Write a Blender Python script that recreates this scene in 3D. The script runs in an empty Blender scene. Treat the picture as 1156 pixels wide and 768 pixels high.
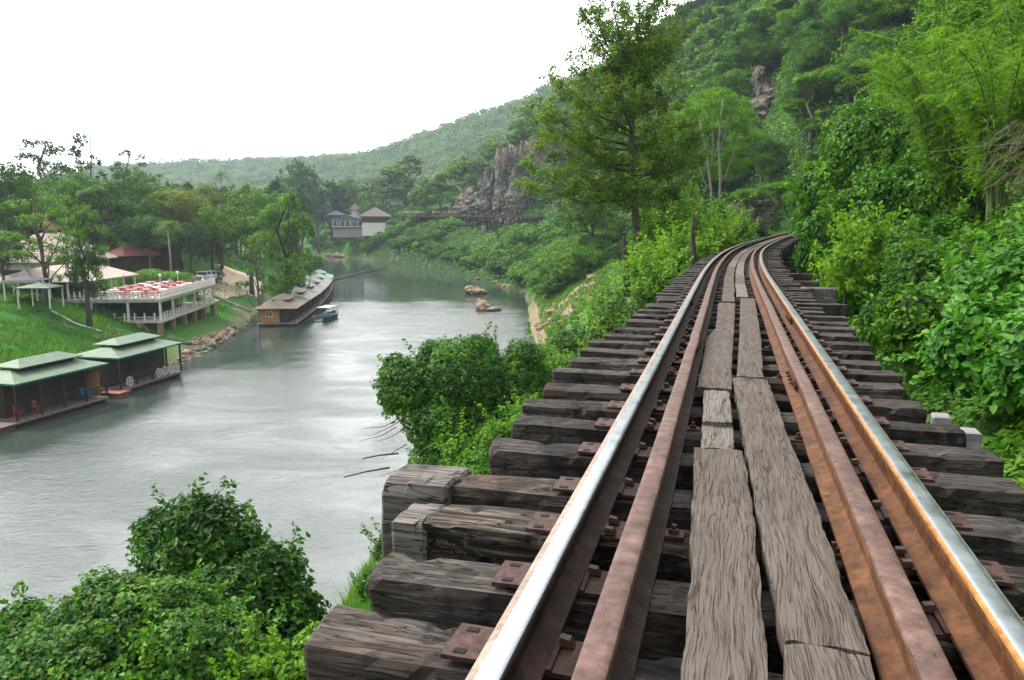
import bpy, math, random
import numpy as np
from mathutils import Vector, Matrix
C = bpy.context.scene.collection
SC = bpy.context.scene
R_ = math.radians
# ------------------------------------------------------------------ camera, sky, sun, exposure
FPX, CAMZ = 870.0, 0.88
PIT = math.atan(134/870.0)
cam = bpy.data.cameras.new('camera'); co = bpy.data.objects.new('camera', cam); C.objects.link(co)
cam.sensor_width = 36; cam.lens = FPX/1156*36
cam.clip_start = .05; cam.clip_end = 6000
co.location = (0, 0, CAMZ); co.rotation_euler = (math.pi/2-PIT, 0, 0)
SC.camera = co
SUN_EL, SUN_AZ = R_(50), R_(292)      # high, veiled sun, over the river to the left
wd = bpy.data.worlds.new("World"); SC.world = wd; wd.use_nodes = True
nt = wd.node_tree; nt.nodes.clear()
wo = nt.nodes.new('ShaderNodeOutputWorld'); sky = nt.nodes.new('ShaderNodeTexSky')
sky.sky_type = 'NISHITA'; sky.sun_disc = False; sky.sun_elevation = SUN_EL; sky.sun_rotation = SUN_AZ; sky.dust_density = 3; sky.air_density = 1
b1 = nt.nodes.new('ShaderNodeBackground'); b1.inputs[1].default_value = 0.10
nt.links.new(sky.outputs[0], b1.inputs[0])
b2 = nt.nodes.new('ShaderNodeBackground'); b2.inputs[1].default_value = 1.0      # the overcast deck
tc = nt.nodes.new('ShaderNodeTexCoord'); nz = nt.nodes.new('ShaderNodeTexNoise'); nz.inputs['Scale'].default_value = 1.6; nz.inputs['Detail'].default_value = 4
rp = nt.nodes.new('ShaderNodeValToRGB')
rp.color_ramp.elements[0].position = .3; rp.color_ramp.elements[0].color = (1.02, 1.01, 1.02, 1)
rp.color_ramp.elements[1].position = .7; rp.color_ramp.elements[1].color = (1.46, 1.44, 1.44, 1)
nt.links.new(tc.outputs['Generated'], nz.inputs[0]); nt.links.new(nz.outputs[0], rp.inputs[0]); nt.links.new(rp.outputs[0], b2.inputs[0])
# the cloud deck is thinnest, and brightest, low over the valley ahead
dt = nt.nodes.new('ShaderNodeVectorMath'); dt.operation = 'DOT_PRODUCT'; nt.links.new(tc.outputs['Generated'], dt.inputs[0]); dt.inputs[1].default_value = Vector((-.30, .86, .42)).normalized()
mr = nt.nodes.new('ShaderNodeMapRange'); mr.inputs[1].default_value = .35; mr.inputs[2].default_value = 1.0; mr.inputs[3].default_value = 1.0; mr.inputs[4].default_value = 2.6; mr.interpolation_type = 'SMOOTHSTEP'
nt.links.new(dt.outputs['Value'], mr.inputs[0]); nt.links.new(mr.outputs[0], b2.inputs[1])
mx = nt.nodes.new('ShaderNodeMixShader'); mx.inputs[0].default_value = .85
nt.links.new(b1.outputs[0], mx.inputs[1]); nt.links.new(b2.outputs[0], mx.inputs[2]); nt.links.new(mx.outputs[0], wo.inputs[0])
sl = bpy.data.lights.new('sun', 'SUN'); sl.energy = 3.6; sl.angle = R_(14); sl.color = (1, .94, .82)
so = bpy.data.objects.new('sun', sl); C.objects.link(so)
_d = Vector((math.cos(SUN_EL)*math.sin(SUN_AZ), math.cos(SUN_EL)*math.cos(SUN_AZ), math.sin(SUN_EL)))
so.rotation_euler = _d.to_track_quat('Z', 'Y').to_euler()
vs = SC.view_settings; vs.view_transform = 'Standard'; vs.look = 'None'; vs.gamma = 1; vs.exposure = 0.57; vs.use_curve_mapping = False
cy = SC.cycles
cy.use_denoising = True; cy.max_bounces = 6; cy.diffuse_bounces = 3; cy.glossy_bounces = 3; cy.transmission_bounces = 3
cy.transparent_max_bounces = 4; cy.volume_bounces = 0; cy.caustics_reflective = False; cy.caustics_refractive = False
cy.use_adaptive_sampling = True; cy.adaptive_threshold = .02

# ------------------------------------------------------------------ survey helpers
def ray(px, py):
    u = (px-578)/FPX; v = (py-384)/FPX
    return np.array([u, math.cos(PIT)-math.sin(PIT)*v, -(math.sin(PIT)+math.cos(PIT)*v)])
def on_z(px, py, z):
    r = ray(px, py); t = (z-CAMZ)/r[2]; return np.array([r[0]*t, r[1]*t, z])
def at_y(px, py, Y):
    r = ray(px, py); t = Y/r[1]; return np.array([r[0]*t, Y, CAMZ+r[2]*t])
def proj(p):
    x, y, z = p[0], p[1], p[2]-CAMZ
    d = y*math.cos(PIT)-z*math.sin(PIT); up = y*math.sin(PIT)+z*math.cos(PIT)
    return 578+FPX*x/d, 384-FPX*up/d

def _hash(i, j, k, seed):
    h = (i*374761393 + j*668265263 + k*2147483647 + seed*1274126177) & 0xffffffff
    h = ((h ^ (h >> 13))*1274126177) & 0xffffffff
    return ((h ^ (h >> 16)) & 0xffffff)/float(0xffffff)
def vnoise(P, seed=0):
    P = np.asarray(P, float); f = np.floor(P).astype(np.int64); t = P-f; t = t*t*(3-2*t)
    r = 0
    for a in (0, 1):
        for b in (0, 1):
            for c in (0, 1):
                w = (t[:, 0] if a else 1-t[:, 0])*(t[:, 1] if b else 1-t[:, 1])*(t[:, 2] if c else 1-t[:, 2])
                r = r+w*_hash(f[:, 0]+a, f[:, 1]+b, f[:, 2]+c, seed)
    return r*2-1
def fbm(P, seed=0, o=4):
    P = np.asarray(P, float); r = 0; a = 1
    for k in range(o):
        r = r+a*vnoise(P*2**k+17.3*k, seed+k); a *= .5
    return r

# ------------------------------------------------------------------ object helpers
def tag(o, label=None, cat=None, group=None, kind=None):
    if label: o['label'] = label
    if cat: o['category'] = cat
    if group: o['group'] = group
    if kind: o['kind'] = kind
    return o
def thing(name, label, cat, loc=(0, 0, 0), rz=0, group=None):
    o = bpy.data.objects.new(name, None); C.objects.link(o); o.location = loc; o.rotation_euler = (0, 0, rz); o.empty_display_size = .2
    return tag(o, label, cat, group)
def link(name, me, mat=None, parent=None, loc=None, rz=0):
    o = bpy.data.objects.new(name, me); C.objects.link(o)
    if mat and not me.materials: me.materials.append(mat)
    if parent: o.parent = parent
    if loc is not None: o.location = loc
    if rz: o.rotation_euler = (0, 0, rz)
    return o
KIDS = {}
def dup(o, parent=None, loc=None, rz=None, scale=None, mats=None, label=None):
    c = o.copy(); C.objects.link(c)
    if parent: c.parent = parent
    if loc is not None: c.location = loc
    if rz is not None: c.rotation_euler = (0, 0, rz)
    if scale is not None: c.scale = scale
    if label: c['label'] = label
    for ch in list(o.children): dup(ch, c)
    return c
def np_mesh(name, V, F4=None, F3=None, attr=None, smooth=False, uv=None):
    """mesh from numpy arrays: quads F4 and/or triangles F3; attr: dict of per-face float values"""
    me = bpy.data.meshes.new(name); V = np.asarray(V, np.float32)
    n4 = 0 if F4 is None else len(F4); n3 = 0 if F3 is None else len(F3)
    li = []
    if n4: li.append(np.asarray(F4, np.int32).ravel())
    if n3: li.append(np.asarray(F3, np.int32).ravel())
    li = np.concatenate(li); st = np.concatenate([np.arange(n4)*4, n4*4+np.arange(n3)*3]).astype(np.int32)
    me.vertices.add(len(V)); me.vertices.foreach_set('co', V.ravel())
    me.loops.add(len(li)); me.loops.foreach_set('vertex_index', li)
    me.polygons.add(n4+n3); me.polygons.foreach_set('loop_start', st)
    me.polygons.foreach_set('use_smooth', np.full(n4+n3, smooth))
    me.update(calc_edges=True)
    for k, v in (attr or {}).items():
        a = me.attributes.new(k, 'FLOAT', 'FACE'); a.data.foreach_set('value', np.asarray(v, np.float32))
    me.validate()
    return me
class MB:
    """collects simple shapes into one mesh"""
    def __init__(s): s.V = []; s.F = []; s.M = []; s.mi = 0
    def add(s, V, F):
        n = len(s.V); s.V += [tuple(map(float, v)) for v in V]; s.F += [tuple(i+n for i in f) for f in F]; s.M += [s.mi]*len(F); return s
    def box(s, c, d, rz=0, M=None):
        x, y, z = d[0]/2, d[1]/2, d[2]/2; ca, sa = math.cos(rz), math.sin(rz); V = []
        for dz in (-z, z):
            for dx, dy in ((-x, -y), (x, -y), (x, y), (-x, y)):
                V.append((c[0]+dx*ca-dy*sa, c[1]+dx*sa+dy*ca, c[2]+dz))
        return s.add(V, [(3, 2, 1, 0), (4, 5, 6, 7), (0, 1, 5, 4), (1, 2, 6, 5), (2, 3, 7, 6), (3, 0, 4, 7)])
    def bar(s, a, b, w, h=None, up=(0, 0, 1)):
        h = h or w; a = Vector(a); b = Vector(b); d = (b-a).normalized(); u = Vector(up)
        if abs(d.dot(u)) > .98: u = Vector((1, 0, 0))
        r = d.cross(u).normalized(); u = r.cross(d)
        V = [p+r*sx*w/2+u*sz*h/2 for p in (a, b) for sx, sz in ((-1, -1), (1, -1), (1, 1), (-1, 1))]
        return s.add(V, [(3, 2, 1, 0), (4, 5, 6, 7), (0, 1, 5, 4), (1, 2, 6, 5), (2, 3, 7, 6), (3, 0, 4, 7)])
    def tube(s, pts, rad, n=8, cap=True):
        pts = [Vector(p) for p in pts]; m = len(pts)
        rad = rad if hasattr(rad, '__len__') else [rad]*m
        V = []; pr = None
        for i, p in enumerate(pts):
            d = (pts[min(i+1, m-1)]-pts[max(i-1, 0)]).normalized()
            if pr is None: pr = d.orthogonal().normalized()
            pr = (pr-d*pr.dot(d)).normalized(); q = d.cross(pr)
            for k in range(n):
                a = 2*math.pi*k/n; V.append(p+(pr*math.cos(a)+q*math.sin(a))*rad[i])
        F = [(i*n+k, i*n+(k+1) % n, (i+1)*n+(k+1) % n, (i+1)*n+k) for i in range(m-1) for k in range(n)]
        if cap: F += [tuple(range(n-1, -1, -1)), tuple((m-1)*n+k for k in range(n))]
        return s.add(V, F)
    def lathe(s, c, prof, n=12):
        V = []; F = []
        for r, z in prof:
            for k in range(n):
                a = 2*math.pi*k/n; V.append((c[0]+r*math.cos(a), c[1]+r*math.sin(a), c[2]+z))
        m = len(prof)
        F = [(i*n+k, i*n+(k+1) % n, (i+1)*n+(k+1) % n, (i+1)*n+k) for i in range(m-1) for k in range(n)]
        F += [tuple(range(n-1, -1, -1)), tuple((m-1)*n+k for k in range(n))]
        return s.add(V, F)
    def mesh(s, name, smooth=False, mats=None):
        me = bpy.data.meshes.new(name); me.from_pydata(s.V, [], s.F)
        if mats:
            for m in mats: me.materials.append(m)
            me.polygons.foreach_set('material_index', s.M)
        if smooth: me.polygons.foreach_set('use_smooth', [True]*len(s.F))
        me.update(); return me
    def build(s, name, mat, parent=None, loc=None, rz=0, smooth=False):
        if isinstance(mat, (list, tuple)): return link(name, s.mesh(name, smooth, mat), None, parent, loc, rz)
        return link(name, s.mesh(name, smooth), mat, parent, loc, rz)

# ------------------------------------------------------------------ materials
class NT:
    def __init__(s, name):
        s.m = bpy.data.materials.new(name); s.m.use_nodes = True; s.t = s.m.node_tree; s.t.nodes.clear()
        s.o = s.n('ShaderNodeOutputMaterial')
    def n(s, typ, **kw):
        x = s.t.nodes.new(typ)
        for k, v in kw.items():
            if k.startswith('i_'): s.set(x.inputs[k[2:].replace('__', ' ')], v)
            elif k[0] == 'I' and k[1:].isdigit(): s.set(x.inputs[int(k[1:])], v)
            else: setattr(x, k, v)
        return x
    def set(s, inp, v):
        if isinstance(v, bpy.types.NodeSocket): s.t.links.new(v, inp)
        elif isinstance(v, bpy.types.Node): s.t.links.new(v.outputs[0], inp)
        else:
            try: inp.default_value = v
            except Exception: inp.default_value = (*v, 1)
    def coord(s, kind='Object', scale=(1, 1, 1), rnd=0):
        c = s.n('ShaderNodeTexCoord').outputs[kind]
        if rnd:
            oi = s.n('ShaderNodeObjectInfo'); mu = s.n('ShaderNodeVectorMath', operation='SCALE'); s.set(mu.inputs[0], (rnd, rnd*1.7, rnd*.6)); s.set(mu.inputs['Scale'], oi.outputs['Random'])
            ad = s.n('ShaderNodeVectorMath', operation='ADD'); s.set(ad.inputs[0], c); s.set(ad.inputs[1], mu.outputs[0]); c = ad.outputs[0]
        return s.n('ShaderNodeMapping', I0=c, i_Scale=scale).outputs[0]
    def noise(s, v, scale, detail=4, rough=.55, dist=0):
        return s.n('ShaderNodeTexNoise', i_Vector=v, i_Scale=scale, i_Detail=detail, i_Roughness=rough, i_Distortion=dist).outputs[0]
    def ramp(s, f, stops, interp='LINEAR'):
        x = s.n('ShaderNodeValToRGB'); s.set(x.inputs[0], f); e = x.color_ramp; e.interpolation = interp
        while len(e.elements) < len(stops): e.elements.new(.5)
        for k, (p, c) in enumerate(stops):
            e.elements[k].position = p; e.elements[k].color = (*c, 1) if hasattr(c, '__len__') else (c, c, c, 1)
        return x.outputs[0]
    def mix(s, f, a, b, typ='MIX'):
        x = s.n('ShaderNodeMix', data_type='RGBA', blend_type=typ); s.set(x.inputs[0], f); s.set(x.inputs[6], a); s.set(x.inputs[7], b); return x.outputs[2]
    def math(s, op, a, b=0.0):
        x = s.n('ShaderNodeMath', operation=op); s.set(x.inputs[0], a); s.set(x.inputs[1], b); return x.outputs[0]
    def bump(s, h, strength=.5, dist=.01, nrm=None):
        x = s.n('ShaderNodeBump', i_Strength=strength, i_Distance=dist, i_Height=h)
        if nrm is not None: s.set(x.inputs['Normal'], nrm)
        return x.outputs[0]
    def bsdf(s, col, rough=.8, metal=0, spec=.5, nrm=None):
        x = s.n('ShaderNodeBsdfPrincipled'); s.set(x.inputs['Base Color'], col); s.set(x.inputs['Roughness'], rough); s.set(x.inputs['Metallic'], metal); s.set(x.inputs['Specular IOR Level'], spec)
        if nrm is not None: s.set(x.inputs['Normal'], nrm)
        s.set(s.o.inputs[0], x.outputs[0]); return x
def plain(name, col, rough=.7, metal=0, var=.25, scale=3, bump=0, spec=.4):
    n = NT(name); c = n.coord(rnd=7)
    a = n.noise(c, scale, 5)
    d = tuple(x*(1-var) for x in col); l = tuple(min(1, x*(1+var)) for x in col)
    n.bsdf(n.ramp(a, [(.3, d), (.7, l)]), rough, metal, spec, n.bump(a, bump, .02) if bump else None); return n.m
M = {}
def wood(name, dark, mid, light, ax='X', grain=1.0, rough=.85, rust=False, wavy=0, bumpd=.006):
    """weathered wood, grain along the object's own ax"""
    n = NT(name)
    sc = {'X': (1.3, 14, 14), 'Y': (14, 1.3, 14), 'Z': (14, 14, 1.3)}[ax]
    c = n.coord(rnd=40); cs = n.n('ShaderNodeMapping', I0=c, i_Scale=sc).outputs[0]
    big = n.noise(c, 2.2, 3); fine = n.noise(cs, 2.5*grain, 6, .65, .6+wavy); vf = n.noise(cs, 9*grain, 3, .7, wavy)
    crk = n.noise(cs, 1.3*grain, 3, .5, 1.2+wavy)
    col = n.ramp(fine, [(.3, dark), (.5, mid), (.72, light)])
    col = n.mix(n.ramp(big, [(.38, 0), (.62, .75)]), col, n.ramp(vf, [(.35, tuple(.35*x for x in mid)), (.7, mid)]))
    col = n.mix(n.ramp(crk, [(.475, 0), (.49, 1), (.495, 1), (.51, 0)]), col, tuple(.25*x for x in dark))
    st = n.noise(n.n('ShaderNodeMapping', I0=c, i_Scale=tuple(1 if q < 2 else .45 for q in sc)).outputs[0], 3.2, 4, .65, .5)
    col = n.mix(n.ramp(st, [(.50, 0), (.60, .85)]), col, tuple(.45*x for x in dark))
    if rust: col = n.mix(n.ramp(n.noise(c, 1.7, 3), [(.60, 0), (.76, .42)]), col, (.11, .055, .035))
    h = n.math('ADD', n.math('MULTIPLY', fine, .7), n.math('MULTIPLY', vf, .35))
    h = n.math('SUBTRACT', h, n.ramp(crk, [(.475, 0), (.49, 1), (.495, 1), (.51, 0)]))
    n.bsdf(col, rough, 0, .25, n.bump(h, .9, bumpd)); return n.m
M['sleeper'] = wood('sleeper_wood', (.012, .0095, .0085), (.050, .042, .037), (.155, .136, .122), grain=1.7, rust=True)
M['sleeper_rot'] = wood('rotten_wood', (.008, .006, .005), (.035, .026, .02), (.26, .22, .17), grain=.8, bumpd=.02, rust=True)
M['pale_wood'] = wood('pale_wood', (.05, .043, .038), (.115, .103, .095), (.21, .19, .18))
M['post_wood'] = wood('post_wood', (.02, .016, .014), (.06, .05, .044), (.13, .11, .1), ax='Z')
M['beam_wood'] = wood('beam_wood', (.018, .014, .012), (.045, .038, .033), (.09, .08, .07), ax='Y')
def plank_mat(name, tint):
    n = NT(name); c = n.coord(rnd=30)
    # wavy weathered grain: bands across X bent by noise along Y
    w = n.n('ShaderNodeMapping', I0=c, i_Scale=(1, .22, 1)).outputs[0]
    big = n.noise(w, 7, 3, .6); off = n.n('ShaderNodeCombineXYZ'); n.set(off.inputs[0], n.math('MULTIPLY', big, .075)); n.set(off.inputs[1], 0.0)
    big2 = n.noise(w, 22, 2, .6); n.set(off.inputs[2], n.math('MULTIPLY', big2, .03))
    ad = n.n('ShaderNodeVectorMath', operation='ADD'); n.set(ad.inputs[0], c); n.set(ad.inputs[1], off.outputs[0])
    g = n.n('ShaderNodeMapping', I0=ad.outputs[0], i_Scale=(400, 6.5, 12)).outputs[0]
    gr = n.noise(g, 1.0, 2, .55, .9)
    sp = n.noise(c, 26, 4, .7); blot = n.noise(c, 3, 4)
    t = [tuple(x*y for x, y in zip(tint, k)) for k in ((.27, .24, .22), (.82, .79, .76), (1, 1, 1))]
    col = n.ramp(gr, [(.385, t[0]), (.43, t[1]), (.62, t[2])])
    col = n.mix(n.ramp(blot, [(.42, 0), (.7, .5)]), col, n.mix(1.0, col, (.62, .55, .5), 'MULTIPLY'))
    ck = n.noise(n.n('ShaderNodeMapping', I0=ad.outputs[0], i_Scale=(16, .9, 3)).outputs[0], 1.0, 3, .5, .4); col = n.mix(n.ramp(ck, [(.485, 0), (.495, .9), (.498, .9), (.508, 0)]), col, (.02, .016, .013))
    hole = n.ramp(sp, [(.27, 1), (.31, 0)]); col = n.mix(hole, col, (.015, .012, .01))
    hh = n.math('SUBTRACT', n.ramp(gr, [(.36, 0), (.45, .85), (.8, 1)]), hole)
    n.bsdf(col, .85, 0, .2, n.bump(hh, .7, .003)); return n.m
M['plank'] = plank_mat('grey_plank', (.116, .097, .085)); M['plank_pale'] = plank_mat('pale_plank', (.175, .158, .147))
def rust_mat(name, a, b, c_, rough=.8, sc=14):
    n = NT(name); c = n.coord(rnd=9); x = n.noise(c, sc, 6, .65); y = n.noise(c, sc*.25, 3); z = n.noise(c, sc*6, 2)
    col = n.ramp(x, [(.32, a), (.5, b), (.7, c_)]); col = n.mix(n.ramp(y, [(.45, 0), (.66, .6)]), col, n.mix(1.0, col, (.55, .5, .52), 'MULTIPLY'))
    col = n.mix(n.ramp(z, [(.24, 1), (.3, 0)]), col, (.02, .012, .01))
    sp_ = n.noise(n.n('ShaderNodeMapping', I0=c, i_Scale=(1, .35, 1)).outputs[0], sc*1.9, 4, .7); col = n.mix(n.ramp(sp_, [(.60, 0), (.68, .75)]), col, tuple(x*.35 for x in a))
    n.bsdf(col, rough, .0, .22, n.bump(n.math('ADD', x, n.math('MULTIPLY', z, .4)), .5, .0025)); return n.m
M['rust_side'] = rust_mat('rusty_rail_side', (.045, .019, .009), (.10, .042, .018), (.18, .08, .032), .75)
M['rust_side_shaded'] = rust_mat('shaded_rusty_rail', (.013, .008, .007), (.030, .017, .013), (.07, .036, .025), .75)  # rail rust with the shade on web and foot put into its colour
M['rust_pink'] = rust_mat('brown_guard_rail_top', (.060, .035, .029), (.115, .068, .056), (.18, .115, .098), .65, 18)
M['rust_plate'] = rust_mat('rusty_tie_plate', (.022, .011, .009), (.055, .027, .021), (.11, .057, .045), .65, 30)
M['rust_orange'] = rust_mat('orange_rust_edge', (.22, .085, .02), (.36, .155, .035), (.48, .24, .07), .55, 25)
M['bolt'] = rust_mat('rusty_bolt', (.032, .017, .012), (.075, .038, .026), (.14, .075, .048), .5, 60)
M['dark_hole'] = plain('dark_hole', (.008, .006, .006), .9)
def polished():
    n = NT('polished_rail_head'); c = n.coord()
    # wear streaks are fine scratches running along the rail
    s = n.noise(c, 9, 4, .6); f = n.noise(c, 120, 2)
    col = n.ramp(s, [(.3, (.22, .25, .26)), (.7, (.36, .39, .42))])
    r = n.ramp(n.math('ADD', n.math('MULTIPLY', s, .7), n.math('MULTIPLY', f, .3)), [(.3, .24), (.7, .42)])
    n.bsdf(col, r, .95, .5, n.bump(f, .06, .0005)); return n.m
M['polish'] = polished()
M['tarnish'] = rust_mat('tarnished_rail_edge', (.12, .14, .12), (.22, .25, .22), (.32, .34, .31), .35, 40); M['worn_brown'] = rust_mat('brown_worn_rail_edge', (.16, .11, .08), (.26, .19, .145), (.36, .28, .22), .4, 30)
# ------------------------------------------------------------------ track alignment
_ys = np.arange(-12, 120, .25)
_sl = np.interp(_ys, [-12, 12, 20, 30, 45, 60, 72, 85, 100, 120], [.28, .28, .32, .385, .41, .43, .62, 1.1, 1.9, 2.6])
_dx = np.concatenate([[0], np.cumsum((_sl[1:]+_sl[:-1])/2*.25)])
_x = _dx-np.interp(0, _ys, _dx)+.107
TP = np.stack([_x, _ys], 1); _seg = np.hypot(*(TP[1:]-TP[:-1]).T); TS = np.concatenate([[0], np.cumsum(_seg)]); TS -= np.interp(0, _ys, TS)
def tpt(s, lat=0, z=0):
    x = np.interp(s, TS, TP[:, 0]); y = np.interp(s, TS, TP[:, 1]); m = np.interp(y, _ys, _sl); a = math.atan2(1, m)
    return np.array([x+lat*math.sin(a), y-lat*math.cos(a), z])
def thead(s):
    return -math.atan(np.interp(np.interp(s, TS, TP[:, 1]), _ys, _sl))     # rotation about z of the track frame
def to_track(x, y):
    d = np.hypot(TP[:, 0]-x, TP[:, 1]-y); i = int(np.argmin(d)); s = TS[i]
    for _ in range(3):
        c = tpt(s); h = thead(s); t = (-math.sin(h), math.cos(h)); s += (x-c[0])*t[0]+(y-c[1])*t[1]
    c = tpt(s); h = thead(s); return s, (x-c[0])*math.cos(h)+(y-c[1])*math.sin(h)
S_END = float(np.interp(84, _ys, TS))
ZS = -.160     # top of sleepers (rail head top is z = 0)

# ------------------------------------------------------------------ rails
#   profile (lat, z), band: polished crown / worn edges / rust sides / foot
RAIL = [(-.062, -.150), (-.062, -.138), (-.020, -.124), (-.0095, -.112), (-.0085, -.050), (-.0125, -.040), (-.033, -.034), (-.035, -.012), (-.0325, -.0045), (-.027, -.0012), (-.014, 0), (.014, 0), (.027, -.0012), (.0325, -.0045), (.035, -.012), (.033, -.034), (.0125, -.040), (.0085, -.050), (.0095, -.112), (.020, -.124), (.062, -.138), (.062, -.150)]
def sweep_rail(name, lat, s0, s1, mats, bands, zoff=0, prof=RAIL, wob=0.0, parent=None, kink=None):
    ss = np.concatenate([np.arange(s0, min(12, s1), .12), np.arange(max(12, s0), s1, .6)]) if s0 < 12 else np.arange(s0, s1, .6)
    V = []; n = len(prof)
    for s in ss:
        l = lat+(wob*math.sin(s*1.3+lat*9)+wob*.6*math.sin(s*3.1+lat))
        if kink: l += np.interp(s, *kink)
        for (a, z) in prof: V.append(tpt(s, l+a, z+zoff))
    F = []; MI = []
    for i in range(len(ss)-1):
        for k in range(n-1): F.append((i*n+k, (i+1)*n+k, (i+1)*n+k+1, i*n+k+1)); MI.append(bands[k])
    F.append(tuple(range(n))); MI.append(bands[3]); F.append(tuple((len(ss)-1)*n+k for k in range(n-1, -1, -1))); MI.append(bands[3])
    me = bpy.data.meshes.new(name); me.from_pydata([tuple(v) for v in V], [], F)
    for m in mats: me.materials.append(m)
    me.polygons.foreach_set('material_index', MI); me.polygons.foreach_set('use_smooth', [True]*len(F))
    me.update()
    try: me.set_sharp_from_angle(angle=R_(38))
    except Exception: pass
    return link(name, me, None, parent)
#              0 foot edge,1 foot top,2,3,4 web,5,6 head under,7 head side,8,9,10 crown x,11,12,13,14 side,15...
bL = [1, 1, 1, 1, 1, 1, 1, 1, 3, 3, 0, 0, 0, 0, 1, 1, 1, 1, 1, 1, 1]
bR = [1, 1, 1, 1, 1, 1, 1, 3, 3, 0, 0, 0, 2, 2, 1, 1, 1, 1, 1, 1, 1]
bG = [1, 1, 1, 1, 1, 1, 1, 0, 0, 0, 0, 0, 0, 0, 0, 1, 1, 1, 1, 1, 1]
GA = .5325
rl = sweep_rail('running_rail', -GA, -2.2, S_END, [M['polish'], M['rust_side_shaded'], M['tarnish'], M['worn_brown']], bL)
tag(rl, 'polished steel running rail along the river side of the track', 'rail', 'running rails')
rr = sweep_rail('running_rail', GA, -2.2, S_END, [M['polish'], M['rust_side'], M['tarnish'], M['rust_orange']], bR)
tag(rr, 'polished running rail with orange rusty flank along the hillside', 'rail', 'running rails')
_sq = RAIL
gl = sweep_rail('guard_rail', -GA+.2, -2.2, S_END, [M['rust_pink'], M['rust_side_shaded']], bG, -.004, wob=.0015, kink=([5.4, 5.9, 6.2, 7], [0, .008, 0, 0]))
tag(gl, 'pinkish rusty guard rail beside the river side running rail', 'guard rail', 'guard rails between the running rails')
gr = sweep_rail('guard_rail', GA-.2, -2.2, S_END, [M['rust_pink'], M['rust_side']], bG, -.004, wob=.002)
tag(gr, 'reddish brown guard rail beside the orange flanked running rail', 'guard rail', 'guard rails between the running rails')
# joints: fish plates with bolts
def fishplate(parent, s, lat, side, mat, L=.46):
    c = tpt(s, lat); h = thead(s)
    e = MB().box((0, 0, 0), (.02, L, .062)).build('fishplate', mat, parent, tuple(tpt(s, lat+side*.021, -.078)), h)
    for k in (-1.5, -.5, .5, 1.5):
        MB().lathe((0, 0, 0), [(.017, -.012), (.017, .008), (.009, .009), (.009, .022)], 6).build('bolt', M['bolt'], e).location = (side*.012, k*L*.24, 0)
        e.children[-1].rotation_euler = (0, side*math.pi/2, 0)
    return e
fishplate(gr, 4.95, GA-.2, -1, M['rust_side']); fishplate(gl, 6.2, -GA+.2, 1, M['rust_side_shaded']); fishplate(rr, 8.1, GA, -1, M['rust_side']); fishplate(rl, 9.6, -GA, 1, M['rust_side_shaded'])
fishplate(rr, 8.1, GA, 1, M['rust_side'])

# ------------------------------------------------------------------ sleepers
def timber_mesh(name, L, W, H, seed, amp=.006, nl=40, rot=0.0, x0=None, endbev=.012, split=0):
    """one weathered timber: a ring of points swept along X, roughened by noise drawn out along the grain"""
    rng = np.random.RandomState(seed); x0 = -L/2 if x0 is None else x0
    k = 5; ring = []
    for (ax, az, bx, bz) in ((-1, -1, 1, -1), (1, -1, 1, 1), (1, 1, -1, 1), (-1, 1, -1, -1)):
        for t in np.linspace(0, 1, k, endpoint=False): ring.append((ax+(bx-ax)*t, az+(bz-az)*t))
    ring = np.array(ring); n = len(ring)
    rr_ = np.where(np.all(np.abs(ring) > .98, 1), .955, 1.0); ring = ring*rr_[:, None]
    xs = np.concatenate([[0], np.linspace(.012, L-.012, nl), [L]])+x0
    V = np.zeros((len(xs), n, 3)); V[:, :, 0] = xs[:, None]; V[:, :, 1] = ring[None, :, 0]*W/2; V[:, :, 2] = ring[None, :, 1]*H/2
    P = V.reshape(-1, 3); Q = P*np.array([2.2, 16, 16])+seed*3.1
    nrm = np.zeros_like(P); nrm[:, 1] = P[:, 1]/(W/2); nrm[:, 2] = P[:, 2]/(H/2)
    d = fbm(Q, seed, 4)*amp+vnoise(P*np.array([1.2, 3, 3])+seed, seed+9)*amp*1.2
    ang = np.floor(P[:, 2]*70+vnoise(P*np.array([1.5, 1, 1])+seed, seed)*1.5)
    d -= (np.abs(fbm(P*np.array([3, 40, 40])+seed, seed+5, 2)) < .08)*amp*1.3
    if rot: d -= rot*np.clip(fbm(P*np.array([7, 22, 22]), seed+2, 4)+.15, 0, 1)*(P[:, 1] < -W*.3)
    P = P+nrm*d[:, None]
    e = (np.abs(V.reshape(-1, 3)[:, 0]-x0) < 1e-6) | (np.abs(V.reshape(-1, 3)[:, 0]-x0-L) < 1e-6)
    P[e, 1:] *= 1-endbev/.1*.6
    # ends sawn unevenly
    P[:, 0] += (P[:, 2]*rng.uniform(-.12, .12)+P[:, 1]*rng.uniform(-.15, .15))
    F = [(i*n+q, i*n+(q+1) % n, (i+1)*n+(q+1) % n, (i+1)*n+q) for i in range(len(xs)-1) for q in range(n)]
    c0 = len(P); P = np.vstack([P, P[:n].mean(0), P[-n:].mean(0)])
    T = [(c0, (q+1) % n, q) for q in range(n)]+[(c0+1, (len(xs)-1)*n+q, (len(xs)-1)*n+(q+1) % n) for q in range(n)]
    return np_mesh(name, P, [(d_, c_, b_, a_) for a_, b_, c_, d_ in F], [(a_, c_, b_) for a_, b_, c_ in T][0:0] or T)
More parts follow.
